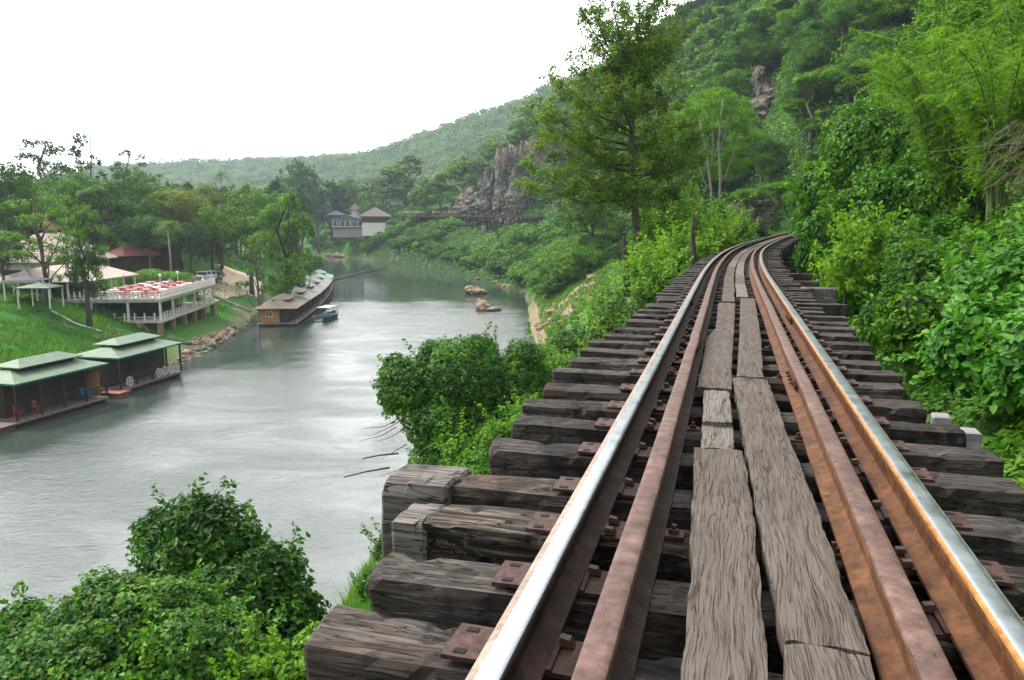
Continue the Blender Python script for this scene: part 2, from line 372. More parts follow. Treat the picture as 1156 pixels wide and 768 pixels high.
# tie plate: flat plate with ridges, square holes, under the rail foot
def plate_mesh():
    b = MB(); b.box((0, 0, .006), (.39, .15, .012))
    b.box((-.070, 0, .017), (.012, .165, .012)); b.box((.070, 0, .017), (.012, .165, .012))
    b.mi = 1
    for x in (-.155, .155):
        for y in (-.05, .05): b.box((x, y, .0125), (.030, .020, .004))
    return b.mesh('tie_plate', mats=[M['rust_plate'], M['dark_hole']])
def spike_mesh():
    b = MB(); b.box((0, 0, -.02), (.018, .018, .07)); b.add([(-.018, -.016, .015), (.022, -.016, .012), (.022, .016, .012), (-.018, .016, .015), (-.013, -.012, .034), (.012, -.012, .03), (.012, .012, .03), (-.013, .012, .034)], [(3, 2, 1, 0), (4, 5, 6, 7), (0, 1, 5, 4), (1, 2, 6, 5), (2, 3, 7, 6), (3, 0, 4, 7)])
    return b.mesh('spike')
def clip_mesh():
    b = MB(); b.box((.0, 0, .008), (.075, .06, .012)); b.lathe((.005, 0, .012), [(.017, 0), (.017, .016), (.009, .017), (.009, .032)], 6); return b.mesh('rail_clip')
PLM, SPM, CLM = plate_mesh(), spike_mesh(), clip_mesh()
for m_, k_ in ((SPM, 'bolt'), (CLM, 'rust_plate')): m_.materials.append(M[k_])
SW, SH = .205, .225
# back upper corners of the left ends, as surveyed
left_c = [(380.5, 685.5), (448, 613.5), (464, 570), (523, 529), (562.7, 493), (586.7, 468), (601, 448), (619, 429), (631, 413), (646.5, 401), (661.5, 391.5), (670, 383), (685, 375), (696, 367.5), (709, 360), (716, 354.6), (720, 348.6)]
right_c = [(1170, 552), (1130, 526), (1106, 496), (1075, 472), (1055, 459), (1027, 444), (1015, 430), (1004, 413), (990, 403), (983, 394), (977.5, 383), (966, 371), (959, 363), (953, 355), (952, 342), (942, 324), (925, 318), (915, 308)]
sl_l = [to_track(*on_z(x, y, ZS)[:2]) for x, y in left_c]; sl_r = [to_track(*on_z(x, y, ZS)[:2]) for x, y in right_c]
pos = [s-SW/2 for s, l in sl_l]
for i in range(1, len(pos)): pos[i] = max(pos[i], pos[i-1]+.375)
first = pos[0]; pre = [first-.43*k for k in (1, 2, 3, 4)]
sleepers = sorted(pre)+pos
while sleepers[-1] < S_END-.5: sleepers.append(sleepers[-1]+.44+random.Random(len(sleepers)).uniform(-.02, .02))
rng = random.Random(5)
SV = [timber_mesh('sleeper_timber', 2.1, SW, SH, 50+k, .007, 26) for k in range(7)]
for m_ in SV: m_.materials.append(M['sleeper'])
near_lab = {0: 'broad dark sleeper with cracked top, its end hanging lowest over the river bushes', 1: 'heavy dark sleeper just behind the one nearest the river bushes', 2: 'rotten sleeper with flaking pale splinters and rusty top', 3: 'dark stained sleeper next to the long pale grey timber', 4: 'blocky grey sleeper just beyond the long pale grey timber', 5: 'second sleeper beyond the long pale grey timber, stained black', 6: 'third sleeper beyond the long pale grey timber'}
SLP = []
for i, s in enumerate(sleepers):
    k = i-4
    a = -1.05+rng.uniform(-.06, .06); b = 1.06+rng.uniform(-.08, .08)
    if 0 <= k < len(sl_l): a = sl_l[k][1]
    for (sr, lr) in sl_r:
        if abs(sr-SW/2-s) < .24: b = lr
    if k < 0: a = -1.18; b = 1.2
    # on the curve past 15 m the ends run ragged
    z = ZS-SH/2-rng.uniform(0, .006)
    if k == 2: a2 = a+.135
    aa = a+.135 if k == 2 else a
    if -3 <= k < 14:
        me = timber_mesh('sleeper_timber', b-aa, SW, SH, 100+i, .008, 54, rot=.05 if k == 2 else 0, x0=aa); me.materials.append(M['sleeper_rot' if k == 2 else 'sleeper'])
        o = link('railway_sleeper', me); o.location = tuple(tpt(s, 0, z)); sc = 1
    else:
        o = link('railway_sleeper', SV[i % 7]); sc = (b-aa)/2.1; o.location = tuple(tpt(s, (aa+b)/2, z)); o.scale = (sc, 1, 1)
    o.rotation_euler = (rng.uniform(-.02, .02) if k > 3 else 0, rng.uniform(-.008, .008), thead(s)+rng.uniform(-.02, .02))
    lab = near_lab.get(k, 'dark weathered timber sleeper laid across the track among many alike')
    if lab == near_lab.get(k): tag(o, lab, 'sleeper', 'wooden railway sleepers')
    else: tag(o, lab, 'sleeper', 'wooden railway sleepers')
    if s < 26:
        off = 0 if sc == 1 else (aa+b)/2
        for sd in (-1, 1):
            p = link('tie_plate', PLM, None, o); p.location = ((sd*GA-off)/sc, 0, SH/2+.003); p.scale = (1/sc, 1, 1)
            if s < 16:
                for (x, y) in ((-sd*.085, .045), (-sd*.155, -.05) if i % 3 else (-sd*.085, -.048)):
                    q = link('spike', SPM, None, p); q.location = (x, y, .004); q.rotation_euler = (0, 0, 0 if x*1 > 0 else math.pi)
                if i % 3: continue
                q = link('rail_clip', CLM, None, o); q.location = ((sd*(GA-.2-.085)-off)/sc, rng.uniform(-.03, .03), SH/2-.002); q.scale = (1/sc, 1, 1)
    SLP.append(o)
# spliced end blocks and packing timbers
def block(s, a, b, w, h, ztop, mat, label, seed, cat='timber block', dy=0, rx=0):
    me = timber_mesh('timber', b-a, w, h, seed, .006, 24, x0=a); me.materials.append(M[mat]); o = link('timber_block', me)
    o.location = tuple(tpt(s+dy, 0, ztop-h/2)); o.rotation_euler = (rx, 0, thead(s)); return tag(o, label, cat, 'odd timbers at the sleeper ends')
s2, s3 = sleepers[6], sleepers[7]
a3 = sl_l[2][1]
block(s2, a3, a3+.13, SW+.01, SH+.02, ZS+.003, 'pale_wood', 'pale grey block butted against the end of the rotten sleeper', 301)
e3 = to_track(*on_z(460, 521.5, ZS)[:2]); f3 = to_track(*on_z(526, 532, ZS)[:2])
block(e3[0]-.13, e3[1], f3[1]-.004, .25, .34, ZS+.006, 'pale_wood', 'long pale grey timber sticking out over the river', 302)
for (x0, y0, x1, lab, sd) in ((1075, 480, 1106, 'white washed concrete block showing behind a sleeper end', 303), (1057, 463, 1076, 'small white washed block behind the next sleeper end', 304)):
    p0 = to_track(*on_z(x0, y0, ZS)[:2]); p1 = to_track(*on_z(x1, y0, ZS)[:2])
    if 'concrete_white' not in M: M['concrete_white'] = plain('white_washed_concrete', (.2, .2, .21), .8, var=.18, scale=9, bump=.3)
    block(p0[0], p0[1]-.02, p1[1]-.015, .11, .22, ZS-.022, 'concrete_white', lab, sd, 'concrete block')
p0 = to_track(*on_z(905, 325, ZS)[:2]); p1 = to_track(*on_z(941, 325, ZS)[:2])
block(p0[0], p0[1], p1[1]+.05, .35, .4, ZS+.01, 'pale_wood', 'pale grey timber end standing out beside the viny thicket', 305)

# ------------------------------------------------------------------ walking planks (surveyed corners, near edge first)
ZP = ZS+.062
M['plank_end'] = M['plank']
def plank(left, right, th, z, mat, label, seed):
    """outline from two surveyed edges; each a list of (px, py); top rough, thick"""
    L = [on_z(x, y, z) for x, y in left]; Rr = [on_z(x, y, z) for x, y in right]
    L = np.array(L); Rr = np.array(Rr); base = (L[0]+Rr[0])/2; h = thead(to_track(*base[:2])[0]); ca, sa = math.cos(-h), math.sin(-h)
    def loc(P):
        d = P-base; return np.stack([d[:, 0]*ca-d[:, 1]*sa, d[:, 0]*sa+d[:, 1]*ca, d[:, 2]*0], 1)
    L = loc(L); Rr = loc(Rr); y0 = max(L[0, 1], Rr[0, 1]); y0 = (L[0, 1]+Rr[0, 1])/2; y1 = (L[-1, 1]+Rr[-1, 1])/2
    n = max(8, int((y1-y0)/.03)); n = min(n, 90); m = 9
    ts = np.linspace(0, 1, n); ys = y0+(y1-y0)*ts
    def edge(E): i = np.argsort(E[:, 1]); return np.interp(ys, E[i, 1], E[i, 0])
    xl, xr = edge(L), edge(Rr)
    nn = vnoise(np.stack([ys*9, ys*0, ys*0+seed], 1), seed)*.004+vnoise(np.stack([ys*40, ys*0, ys*0+seed], 1), seed)*.002
    n2 = vnoise(np.stack([ys*9, ys*0+9, ys*0+seed], 1), seed+1)*.004+vnoise(np.stack([ys*40, ys*0+5, ys*0+seed], 1), seed)*.002
    xl = xl+nn; xr = xr+n2
    rows = []
    u = np.linspace(0, 1, m)
    for j in range(n):
        x = xl[j]+(xr[j]-xl[j])*u; y = np.full(m, ys[j])
        if j in (0, n-1): y = y+vnoise(np.stack([x*30, x*0+seed, x*0+j], 1), 3)*.012
        zz = fbm(np.stack([x*30, y*4, x*0+seed], 1), seed, 3)*.0025+np.where((u == 0) | (u == 1), -.004, 0)
        rows.append(np.stack([x, y, zz], 1))
    T = np.concatenate(rows); B = T.copy(); B[:, 2] = -th
    nV = len(T); F = []
    for j in range(n-1):
        for i in range(m-1):
            a = j*m+i; F.append((a, a+1, a+m+1, a+m)); F.append((nV+a+m, nV+a+m+1, nV+a+1, nV+a))
        F.append((j*m, (j+1)*m, nV+(j+1)*m, nV+j*m)); F.append(((j+1)*m+m-1, j*m+m-1, nV+j*m+m-1, nV+(j+1)*m+m-1))
    for i in range(m-1):
        F.append((i+1, i, nV+i, nV+i+1)); a = (n-1)*m+i; F.append((a, a+1, nV+a+1, nV+a))
    me = np_mesh('plank', np.vstack([T, B]), F); me.materials.append(M[mat])
    o = link('walkway_plank', me); o.location = tuple(base); o.rotation_euler = (0, 0, h)
    return tag(o, label, 'plank', 'walkway planks between the guard rails')
plank([(762, 830), (770, 768), (776, 690), (781, 640), (780, 610), (783, 540), (784, 506)], [(876, 830), (868, 768), (861, 690), (855, 640), (852, 590), (843, 530), (838, 508)], .06, ZP, 'plank', 'long grey plank with wavy grain nearest on the river side', 1)
plank([(792, 507), (793, 479)], [(829, 507), (828, 479)], .045, ZP-.012, 'plank_pale', 'short pale board lying lowest between two plank ends', 2)
plank([(793, 476), (794, 441)], [(827, 476), (823, 441)], .05, ZP+.012, 'plank_pale', 'pale square board raised on the river side plank row', 3)
plank([(787, 437), (793, 410), (798, 380), (808, 370), (811, 342)], [(826, 439), (826, 410), (828, 380), (830, 342)], .06, ZP+.004, 'plank', 'grey plank stepping wider on its river side edge', 4)
plank([(884, 830), (885, 768), (886, 731)], [(1003, 830), (988, 768), (979, 731)], .06, ZP, 'plank', 'nearest plank end with nail holes on the hillside row', 5)
plank([(886, 729), (870, 650), (855, 580), (838, 480), (827, 427)], [(979, 729), (952, 660), (925, 580), (893, 500), (866, 427)], .06, ZP, 'plank', 'long brown grey plank split near its far end', 6)
plank([(832, 425), (835, 380), (836, 337)], [(861, 425), (859, 380), (852, 337)], .06, ZP+.008, 'plank', 'flat grey plank between the split plank and the curve', 7)
def planks_far():
    r = random.Random(3)
    for lat0, lat1, y0, nm in ((-.165, -.01, 341, 'river'), (.015, .165, 336, 'hill')):
        s = to_track(*on_z(820, y0, ZP)[:2])[0]+.03
        if nm == 'hill': s = to_track(*on_z(845, y0, ZP)[:2])[0]+.03
        while s < 75:
            L = r.uniform(1.6, 3.4); b = MB(); n = 6; V = []
            for j in range(n):
                t = s+L*j/(n-1)
                for la in (lat0+r.uniform(-.008, .008), lat1+r.uniform(-.008, .008)):
                    for z in (ZP-.05, ZP+.004): V.append(tpt(t, la, z))
            base = np.array(tpt(s, 0, ZP)); V = [v-base for v in V]; F = []
            for j in range(n-1):
                a = j*4; F += [(a+1, a+3, a+7, a+5), (a, a+4, a+6, a+2), (a, a+1, a+5, a+4), (a+3, a+2, a+6, a+7)]
            F += [(0, 2, 3, 1), ((n-1)*4, (n-1)*4+1, (n-1)*4+3, (n-1)*4+2)]
            o = b.add(V, F).build('walkway_plank', M['plank_pale' if r.random() < .4 else 'plank'], None, tuple(base))
            tag(o, 'weathered grey plank in the far run toward the bend', 'plank', 'far walkway planks'); s += L+.03
planks_far()
# ------------------------------------------------------------------ land
WZ = -13.0
SHL = [(-60, -60), (-44, 0), (-40, 30), (-38.5, 45), (-37.6, 57), (-36.5, 66)]+[tuple(on_z(x, y, WZ)[:2]) for x, y in ((203, 410), (228, 398), (255, 385), (272, 373), (281, 358), (296, 341), (312, 324), (322, 309))]+[(-84, 300), (-110, 330), (-160, 360)]
SHR = [(-150, 400)]+[(-112, 372), (-95, 348)]+[tuple(on_z(x, y, WZ)[:2]) for x, y in ((352, 288.5), (385, 290), (412, 293), (440, 295.5), (480, 303), (528, 312), (560, 320), (590, 331), (603, 343), (600, 357), (606, 378), (618, 396))]+[(2, 66), (-2.5, 50), (-4.6, 40), (-5.4, 35), (-6.4, 27), (-6.6, 20), (-8, 8), (-9, -10), (-10, -60)]
RIV = np.array(SHL+SHR)
def river_d(X, Y):
    """signed distance to the river outline, positive on land"""
    P = np.stack([X, Y], 1); n = len(RIV); d = np.full(len(P), 1e9); ins = np.zeros(len(P), bool)
    for i in range(n):
        a, b = RIV[i], RIV[(i+1) % n]; e = b-a; L2 = max(e@e, 1e-9)
        t = np.clip(((P-a)@e)/L2, 0, 1); d = np.minimum(d, np.hypot(*(P-a-t[:, None]*e).T))
        c = ((a[1] > P[:, 1]) != (b[1] > P[:, 1])); 
        with np.errstate(all='ignore'): xi = (b[0]-a[0])*(P[:, 1]-a[1])/(b[1]-a[1])+a[0]
        ins ^= c & (P[:, 0] < xi)
    return np.where(ins, -d, d)
CP = []
def cp(x, y, z): CP.append((x, y, z))
def cpp(px, py, Y, dz=0): p = at_y(px, py, Y); CP.append((p[0], p[1], p[2]+dz))
for x, y in SHL+SHR: cp(x, y, WZ)
for s in range(-60, 66, 6):                                                # under and beside the viaduct
    ss = max(s, -12) if s < -12 else s
    c = tpt(ss, 0)[:2] if s >= -12 else np.array([tpt(-12, 0)[0]-.27*(-12-s), -12+(s+12)])
    h = thead(ss); ux, uy = math.cos(h), math.sin(h); k = np.interp(s, [40, 62], [1, .35])
    for lat, z in ((-1.5, -4.2), (-5, -7.6), (1.2, -3.0), (2.6, -2.1), (5, -.4), (8, 2.6), (14, 9), (24, 19)):
        cp(c[0]+ux*lat, c[1]+uy*lat, z*k if z < 0 else z)
for s in range(64, 92, 4):
    for lat, z in ((-2.4, -.75), (-1, -.42), (0, -.42), (1.2, -.42), (3, -.3), (-7, -3.2)): cp(*tpt(s, lat)[:2], z)
for a in ((640, 332, 95), (660, 292, 110), (622, 292, 132), (700, 300, 75), (640, 300, 110), (720, 262, 110), (780, 250, 90), (560, 285, 195), (500, 266, 238), (530, 272, 222), (600, 262, 190), (650, 250, 180), (440, 264, 283), (600, 244, 232), (560, 262, 226), (560, 258, 238), (540, 262, 231), (540, 259, 246), (520, 259, 240), (515, 258, 256), (480, 242, 270), (450, 243, 282)): cpp(*a)
for a in ((808, 249, 86), (850, 250, 92), (880, 255, 90), (760, 205, 150), (700, 205, 190), (850, 160, 112), (865, 70, 140), (800, 50, 190), (765, 62, 235), (700, 138, 245), (650, 162, 255), (620, 160, 262), (570, 190, 272), (530, 225, 275), (505, 238, 285), (950, 20, 90), (1000, 120, 48), (960, -60, 130), (1100, 60, 34), (1156, 140, 15), (1250, -100, 60), (1100, -250, 120), (900, -150, 230), (760, 50, 320), (640, 138, 340), (580, 165, 380), (1500, 0, 30), (1156, -300, 200)): cpp(*a, dz=-2)
# far bank with the riverside house, far hills
for a in ((385, 268, 305), (420, 262, 300), (440, 255, 300), (350, 275, 330), (380, 245, 360), (440, 225, 380), (330, 245, 420), (480, 215, 420), (540, 200, 430)): cpp(*a, dz=-1)
for a in ((120, 215, 1150), (175, 199, 1100), (225, 188, 1050), (280, 174, 1000), (340, 173, 930), (400, 176, 880), (450, 166, 850), (500, 150, 800), (545, 132, 760), (590, 116, 720), (640, 90, 700), (720, 60, 700), (900, 0, 700), (250, 205, 760), (330, 195, 700), (420, 192, 660), (500, 178, 620), (560, 160, 600), (300, 230, 560), (400, 222, 520), (470, 205, 520)): cpp(*a, dz=-6)
for a in ((-100, 215, 1200), (-400, 200, 1200), (50, 232, 1100)): cpp(*a)
for x, y, z in ((-1200, 1500, 20), (-500, 1600, 20), (0, 1700, 60), (600, 1600, 120), (1300, 1500, 120), (1300, 500, 120), (1300, -200, 100), (-1300, 600, 10), (-1300, -200, 0), (0, -300, -9), (120, -200, 60), (200, 0, 90), (100, 0, 62), (60, 20, 42), (60, -60, 40), (-100, -200, -7)): cp(x, y, z)
# left bank: slope up from the water to a terrace at about -6.5
for d, z in ((4, -11.2), (9, -8.6), (15, -6.8), (25, -6.4), (45, -6), (80, -5)):
    for x, y in ((-44, 0), (-40, 30), (-38, 50), (-36.6, 66), (-36, 80)): cp(x-d*.94, y+d*.33, z)
for d, z in ((3, -12), (8, -9.6), (14, -7.2), (22, -6.5), (45, -6), (80, -5)):
    for x, y in ((-36, 95), (-37, 110), (-40, 130), (-45, 155), (-52, 180), (-58, 205)): cp(x-d, y-.1*d, z)
for a in ((-130, 60, -4), (-180, 100, 0), (-150, 160, -3), (-130, 220, -3), (-220, 220, 4), (-160, 300, 0), (-260, 120, 8), (-300, 300, 12), (-120, 260, -5), (-200, 420, 4), (-90, 250, -6.5), (-300, 600, 20), (-420, 500, 15)): cp(*a)
CP = np.array(CP); 
_k = np.unique(np.round(CP[:, :2], 1), axis=0, return_index=True)[1]; CP = CP[np.sort(_k)]
def _rbf_fit():
    X = CP[:, :2]; D = np.hypot(X[:, None, 0]-X[None, :, 0], X[:, None, 1]-X[None, :, 1])
    n = len(X); A = np.zeros((n+3, n+3)); A[:n, :n] = -D+np.eye(n)*1.2; A[:n, n] = 1; A[:n, n+1:] = X; A[n, :n] = 1; A[n+1:, :n] = X.T
    return np.linalg.solve(A, np.concatenate([CP[:, 2], [0, 0, 0]]))
_w = _rbf_fit()
def ground(X, Y, rough=True):
    X = np.atleast_1d(np.asarray(X, float)); Y = np.atleast_1d(np.asarray(Y, float)); n = len(CP)
    z = np.zeros(len(X))
    for i in range(0, len(X), 20000):
        x, y = X[i:i+20000], Y[i:i+20000]
        z[i:i+20000] = -np.hypot(x[:, None]-CP[None, :, 0], y[:, None]-CP[None, :, 1])@_w[:n]+_w[n]+_w[n+1]*x+_w[n+2]*y
    rd = river_d(X, Y)
    if rough:
        R = np.hypot(X, Y); P = np.stack([X, Y, X*0], 1)
        am = np.clip((R-50)/150, 0, 1)*np.clip(rd/25, 0, 1)
        flat = np.clip((X+25)/-20, 0, 1)*np.clip((260-Y)/60, 0, 1)
        z = z+(fbm(P/38, 5, 4)*5*(1-flat)+fbm(P/170, 8, 3)*12*np.clip((R-350)/400, 0, 1))*am+vnoise(P/2.5, 4)*.18
    inside = rd < 0
    z = np.where(inside, np.minimum(z, WZ-.25-np.clip(-rd*.4, 0, 3)), np.maximum(z, WZ+np.clip(rd*.35, 0, .8)))
    # bed of the line beyond the viaduct, and nothing pokes through the deck
    for_ = (np.abs(X) < 80) & (Y > -15) & (Y < 86)
    if for_.any():
        xc = np.interp(Y[for_], TP[:, 1], TP[:, 0]); m = np.interp(Y[for_], _ys, _sl); lat = (X[for_]-xc)/np.sqrt(1+m*m)
        cap = np.where(np.abs(lat) < 1.9, np.where(Y[for_] > 58, -.42, -2.2), 1e9)
        cap = np.minimum(cap, np.where(np.abs(lat) < 1.9, 1e9, np.where(Y[for_] > 58, -.42, -2.2)+(np.abs(lat)-1.9)*1.5))
        z[for_] = np.minimum(z[for_], cap)
    return z
def gz(x, y): return float(ground([x], [y])[0])
def warp(a, b, n, c, core):
    """grid lines dense about c"""
    t = np.linspace(-1, 1, n); v = np.sign(t)*(np.abs(t)*core+(np.abs(t)**3.2)*1.0); v = v/abs(v[-1])
    return np.where(v < 0, c+(c-a)*v, c+(b-c)*v)
gx = warp(-1400, 1400, 300, -5, .16); gy = np.concatenate([np.linspace(-300, -30, 14)[:-1], np.linspace(-30, 120, 130)[:-1], np.linspace(120, 360, 110)[:-1], np.linspace(360, 1700, 110)])
GX, GY = np.meshgrid(gx, gy); gZ = ground(GX.ravel(), GY.ravel())
nx, ny = len(gx), len(gy); idx = np.arange(nx*ny).reshape(ny, nx)
Fq = np.stack([idx[:-1, :-1].ravel(), idx[:-1, 1:].ravel(), idx[1:, 1:].ravel(), idx[1:, :-1].ravel()], 1)
me = np_mesh('ground', np.stack([GX.ravel(), GY.ravel(), gZ], 1), Fq, smooth=True)
def ground_mat():
    n = NT('ground'); c = n.coord(); g = n.n('ShaderNodeNewGeometry'); sep = n.n('ShaderNodeSeparateXYZ'); n.set(sep.inputs[0], g.outputs['Position'])
    ns = n.n('ShaderNodeSeparateXYZ'); n.set(ns.inputs[0], g.outputs['Normal'])
    a = n.noise(c, .35, 6, .65); b = n.noise(c, .06, 4); f = n.noise(c, 3.5, 5, .7)
    grass = n.ramp(f, [(.3, (.022, .085, .014)), (.55, (.042, .15, .022)), (.75, (.095, .22, .04))])
    grass = n.mix(n.ramp(b, [(.4, 0), (.65, .6)]), grass, n.mix(1.0, grass, (.65, .75, .8), 'MULTIPLY'))
    soil = n.ramp(a, [(.35, (.085, .065, .045)), (.65, (.20, .155, .11))])
    col = n.mix(n.ramp(a, [(.56, 0), (.66, 1)]), grass, soil)
    # bare wet earth and gravel right above the water line
    zz = n.math('ADD', sep.outputs[2], n.math('MULTIPLY', a, 1.6))
    low = n.ramp(n.math('MULTIPLY', n.math('ADD', zz, 13.4), .22), [(.15, 1), (.50, 0)])
    bank = n.ramp(f, [(.3, (.10, .075, .05)), (.7, (.30, .235, .17))])
    col = n.mix(low, col, bank)
    # dry slope above the river under the tall tree
    dx = n.math('MULTIPLY', n.math('SUBTRACT', sep.outputs[0], 8.0), .11); dy = n.math('MULTIPLY', n.math('SUBTRACT', sep.outputs[1], 100.0), .035)
    dd = n.math('ADD', n.math('ADD', n.math('MULTIPLY', dx, dx), n.math('MULTIPLY', dy, dy)), n.math('MULTIPLY', n.math('SUBTRACT', a, .5), 2.2))
    col = n.mix(n.ramp(dd, [(.55, .9), (.95, 0)]), col, n.ramp(f, [(.3, (.13, .10, .06)), (.7, (.34, .27, .19))]))
    # forest floor on the hillside of the line
    hx = n.math('SUBTRACT', n.math('SUBTRACT', sep.outputs[0], n.math('MULTIPLY', sep.outputs[1], .20)), 2.0)
    hf = n.math('MAXIMUM', n.ramp(n.math('MULTIPLY', hx, .1), [(.1, 0), (.4, 1)]), n.ramp(n.math('MULTIPLY', sep.outputs[1], .001), [(.13, 0), (.16, 1)]))
    hf = n.math('MULTIPLY', hf, n.ramp(n.math('MULTIPLY', n.math('ADD', sep.outputs[0], 60.0), .02), [(.0, 0), (.3, 1)]))
    col = n.mix(hf, col, n.ramp(f, [(.3, (.018, .04, .012)), (.55, (.03, .075, .018)), (.8, (.07, .06, .035))]))
    # far hills are forest coloured between the crowns
    far = n.ramp(n.math('MULTIPLY', sep.outputs[1], .001), [(.30, 0), (.42, 1)])
    col = n.mix(far, col, n.ramp(f, [(.3, (.015, .045, .012)), (.7, (.04, .085, .022))]))
    n.bsdf(col, .95, 0, .1, n.bump(f, .6, .15)); return n.m
M['ground'] = ground_mat(); o = link('ground', me, M['ground']); tag(o, kind='structure')

# ------------------------------------------------------------------ river
def river_mat():
    n = NT('river_water'); g = n.n('ShaderNodeNewGeometry'); p = g.outputs['Position']
    def mp(sx, sy, rot=0): return n.n('ShaderNodeMapping', I0=p, i_Scale=(sx, sy, 1), i_Rotation=(0, 0, rot)).outputs[0]
    fine = n.noise(mp(1.0, 1.6, .15), 3.2, 5, .68); mid = n.noise(mp(.65, 1.0, .35), 1.1, 4, .6, .8); big = n.noise(mp(.5, .9, .1), .16, 3, .5, 1.2)
    sep = n.n('ShaderNodeSeparateXYZ'); n.set(sep.inputs[0], p)
    # the wind ruffled and rapid reach lies mid river and below y = 165; the pool above is smooth
    patch = n.noise(mp(.045, .03, .2), 1.0, 4, .6, .8)
    reach = n.math('ADD', n.math('MULTIPLY', sep.outputs[1], .0055), n.math('MULTIPLY', n.math('SUBTRACT', patch, .5), .50))
    calm = n.ramp(reach, [(.66, 1), (.78, .10)])
    edge = n.ramp(n.math('ADD', n.math('MULTIPLY', sep.outputs[0], .03), n.math('MULTIPLY', n.math('SUBTRACT', patch, .5), .7)), [(.0, 1), (.12, 1)])
    xx = n.math('ADD', n.math('MULTIPLY', n.math('SUBTRACT', n.math('ADD', sep.outputs[0], n.math('MULTIPLY', sep.outputs[1], .075)), 2.0), .05), n.math('MULTIPLY', n.math('SUBTRACT', patch, .5), .5))
    shore = n.ramp(n.math('MULTIPLY', xx, 1.0), [(.28, 1), (.5, .25)])
    xl = n.math('ADD', n.math('MULTIPLY', n.math('ADD', sep.outputs[0], n.math('ADD', 28.0, n.math('MULTIPLY', sep.outputs[1], .02))), .09), n.math('MULTIPLY', n.math('SUBTRACT', patch, .5), 1.2))
    shore = n.math('MULTIPLY', shore, n.ramp(xl, [(-.0, .22), (.9, 1)]))
    st = n.math('MULTIPLY', calm, shore)
    slick = n.noise(mp(.09, .16, .5), 1.0, 4, .55, 1.0)
    lowst = n.math('ADD', n.math('MULTIPLY', n.math('MULTIPLY', st, n.ramp(slick, [(.38, .40), (.60, 1)])), .75), .03)
    h = n.math('ADD', n.math('MULTIPLY', fine, .085), n.math('ADD', n.math('MULTIPLY', mid, .08), n.math('MULTIPLY', big, .22)))
    b = n.n('ShaderNodeBump', i_Distance=1.0); n.set(b.inputs['Height'], h); n.set(b.inputs['Strength'], lowst)
    body = n.ramp(patch, [(.35, (.028, .047, .036)), (.65, (.052, .068, .058))])
    # foam lines where the current breaks over shallows
    fo = n.noise(mp(.10, .55, .06), 1.0, 5, .7, 1.5)
    x = n.n('ShaderNodeBsdfPrincipled'); n.set(x.inputs['Base Color'], body); n.set(x.inputs['Roughness'], n.ramp(st, [(.2, .04), (.8, .11)])); n.set(x.inputs['IOR'], 1.5); n.set(x.inputs['Specular IOR Level'], .85)
    n.set(x.inputs['Normal'], b.outputs[0]); n.set(n.o.inputs[0], x.outputs[0]); return n.m
M['river'] = river_mat()
def hit(px, py, y0=20, y1=420):
    Y = np.linspace(y0, y1, 400); P = np.array([at_y(px, py, y) for y in Y]); g = ground(P[:, 0], P[:, 1]); k = np.where(P[:, 2] < g)[0]; return P[k[0]] if len(k) else P[-1]
xs = np.linspace(-260, 60, 9); ysr = np.linspace(-120, 460, 15); XX, YY = np.meshgrid(xs, ysr); ii = np.arange(XX.size).reshape(XX.shape)
o = link('river', np_mesh('river', np.stack([XX.ravel(), YY.ravel(), XX.ravel()*0+WZ], 1), np.stack([ii[:-1, :-1].ravel(), ii[:-1, 1:].ravel(), ii[1:, 1:].ravel(), ii[1:, :-1].ravel()], 1)), M['river']); tag(o, kind='structure')

# ------------------------------------------------------------------ viaduct under the sleepers
def stringer(lat, w, h, s0, s1, z, label):
    ss = np.arange(s0, s1+.01, 1.0); V = []; F = []
    for s in ss:
        for (a, b) in ((-w/2, -h), (w/2, -h), (w/2, 0), (-w/2, 0)): V.append(tuple(tpt(s, lat+a, z+b)))
    for i in range(len(ss)-1):
        for k in range(4): F.append((i*4+k, i*4+(k+1) % 4, (i+1)*4+(k+1) % 4, (i+1)*4+k))
    F += [(3, 2, 1, 0), tuple(len(ss)*4-4+k for k in range(4))]
    b = MB(); b.add(V, [f[::-1] for f in F]); o = b.build('bridge_stringer', M['beam_wood']); return tag(o, label, 'bridge beam', 'long beams carrying the sleepers')
ZT = ZS-SH-.012
for lat, nm in ((-.72, 'outer long beam under the river side rail'), (-.4, 'inner long beam under the river side rail'), (.4, 'inner long beam under the hillside rail'), (.72, 'outer long beam under the hillside rail')): stringer(lat, .28, .38, -3, 60, ZT, nm)
def bent(s, label):
    c = tpt(s, 0, 0); h = thead(s); o = thing('trestle_bent', label, 'trestle', tuple(c), h, 'trestle bents under the viaduct')
    MB().box((0, 0, ZT-.38-.17), (3.0, .32, .33)).build('cap_beam', M['sleeper'], o)
    def g(lat): p = tpt(s, lat); return gz(p[0], p[1])-.4
    tops = (-1.1, -.35, .35, 1.1)
    for lat in tops:
        fx = lat*1.25; zb = g(fx)
        MB().tube([(lat, 0, ZT-.72), ((lat+fx)/2, 0, (ZT-.7+zb)/2), (fx, 0, zb)], [.13, .145, .155], 10).build('post', M['post_wood'], o, smooth=True)
        MB().box((fx, 0, zb+.35), (.6, .6, .9)).build('footing', M['concrete'], o)
    zb = max(g(-1.3), g(1.3))+.7
    if ZT-.8-zb > 1.2:
        MB().bar((-1.15, .17, ZT-.85), (1.2, .17, zb), .07, .2).build('brace', M['post_wood'], o); MB().bar((1.15, -.17, ZT-.85), (-1.2, -.17, zb), .07, .2).build('brace', M['post_wood'], o)
    return o
M['concrete'] = plain('weathered_concrete', (.26, .25, .23), .9, var=.3, scale=2.5, bump=.4)
for i, s in enumerate(np.arange(1.5, 58, 4.6)): bent(s, 'dark timber trestle bent on concrete feet below the track')
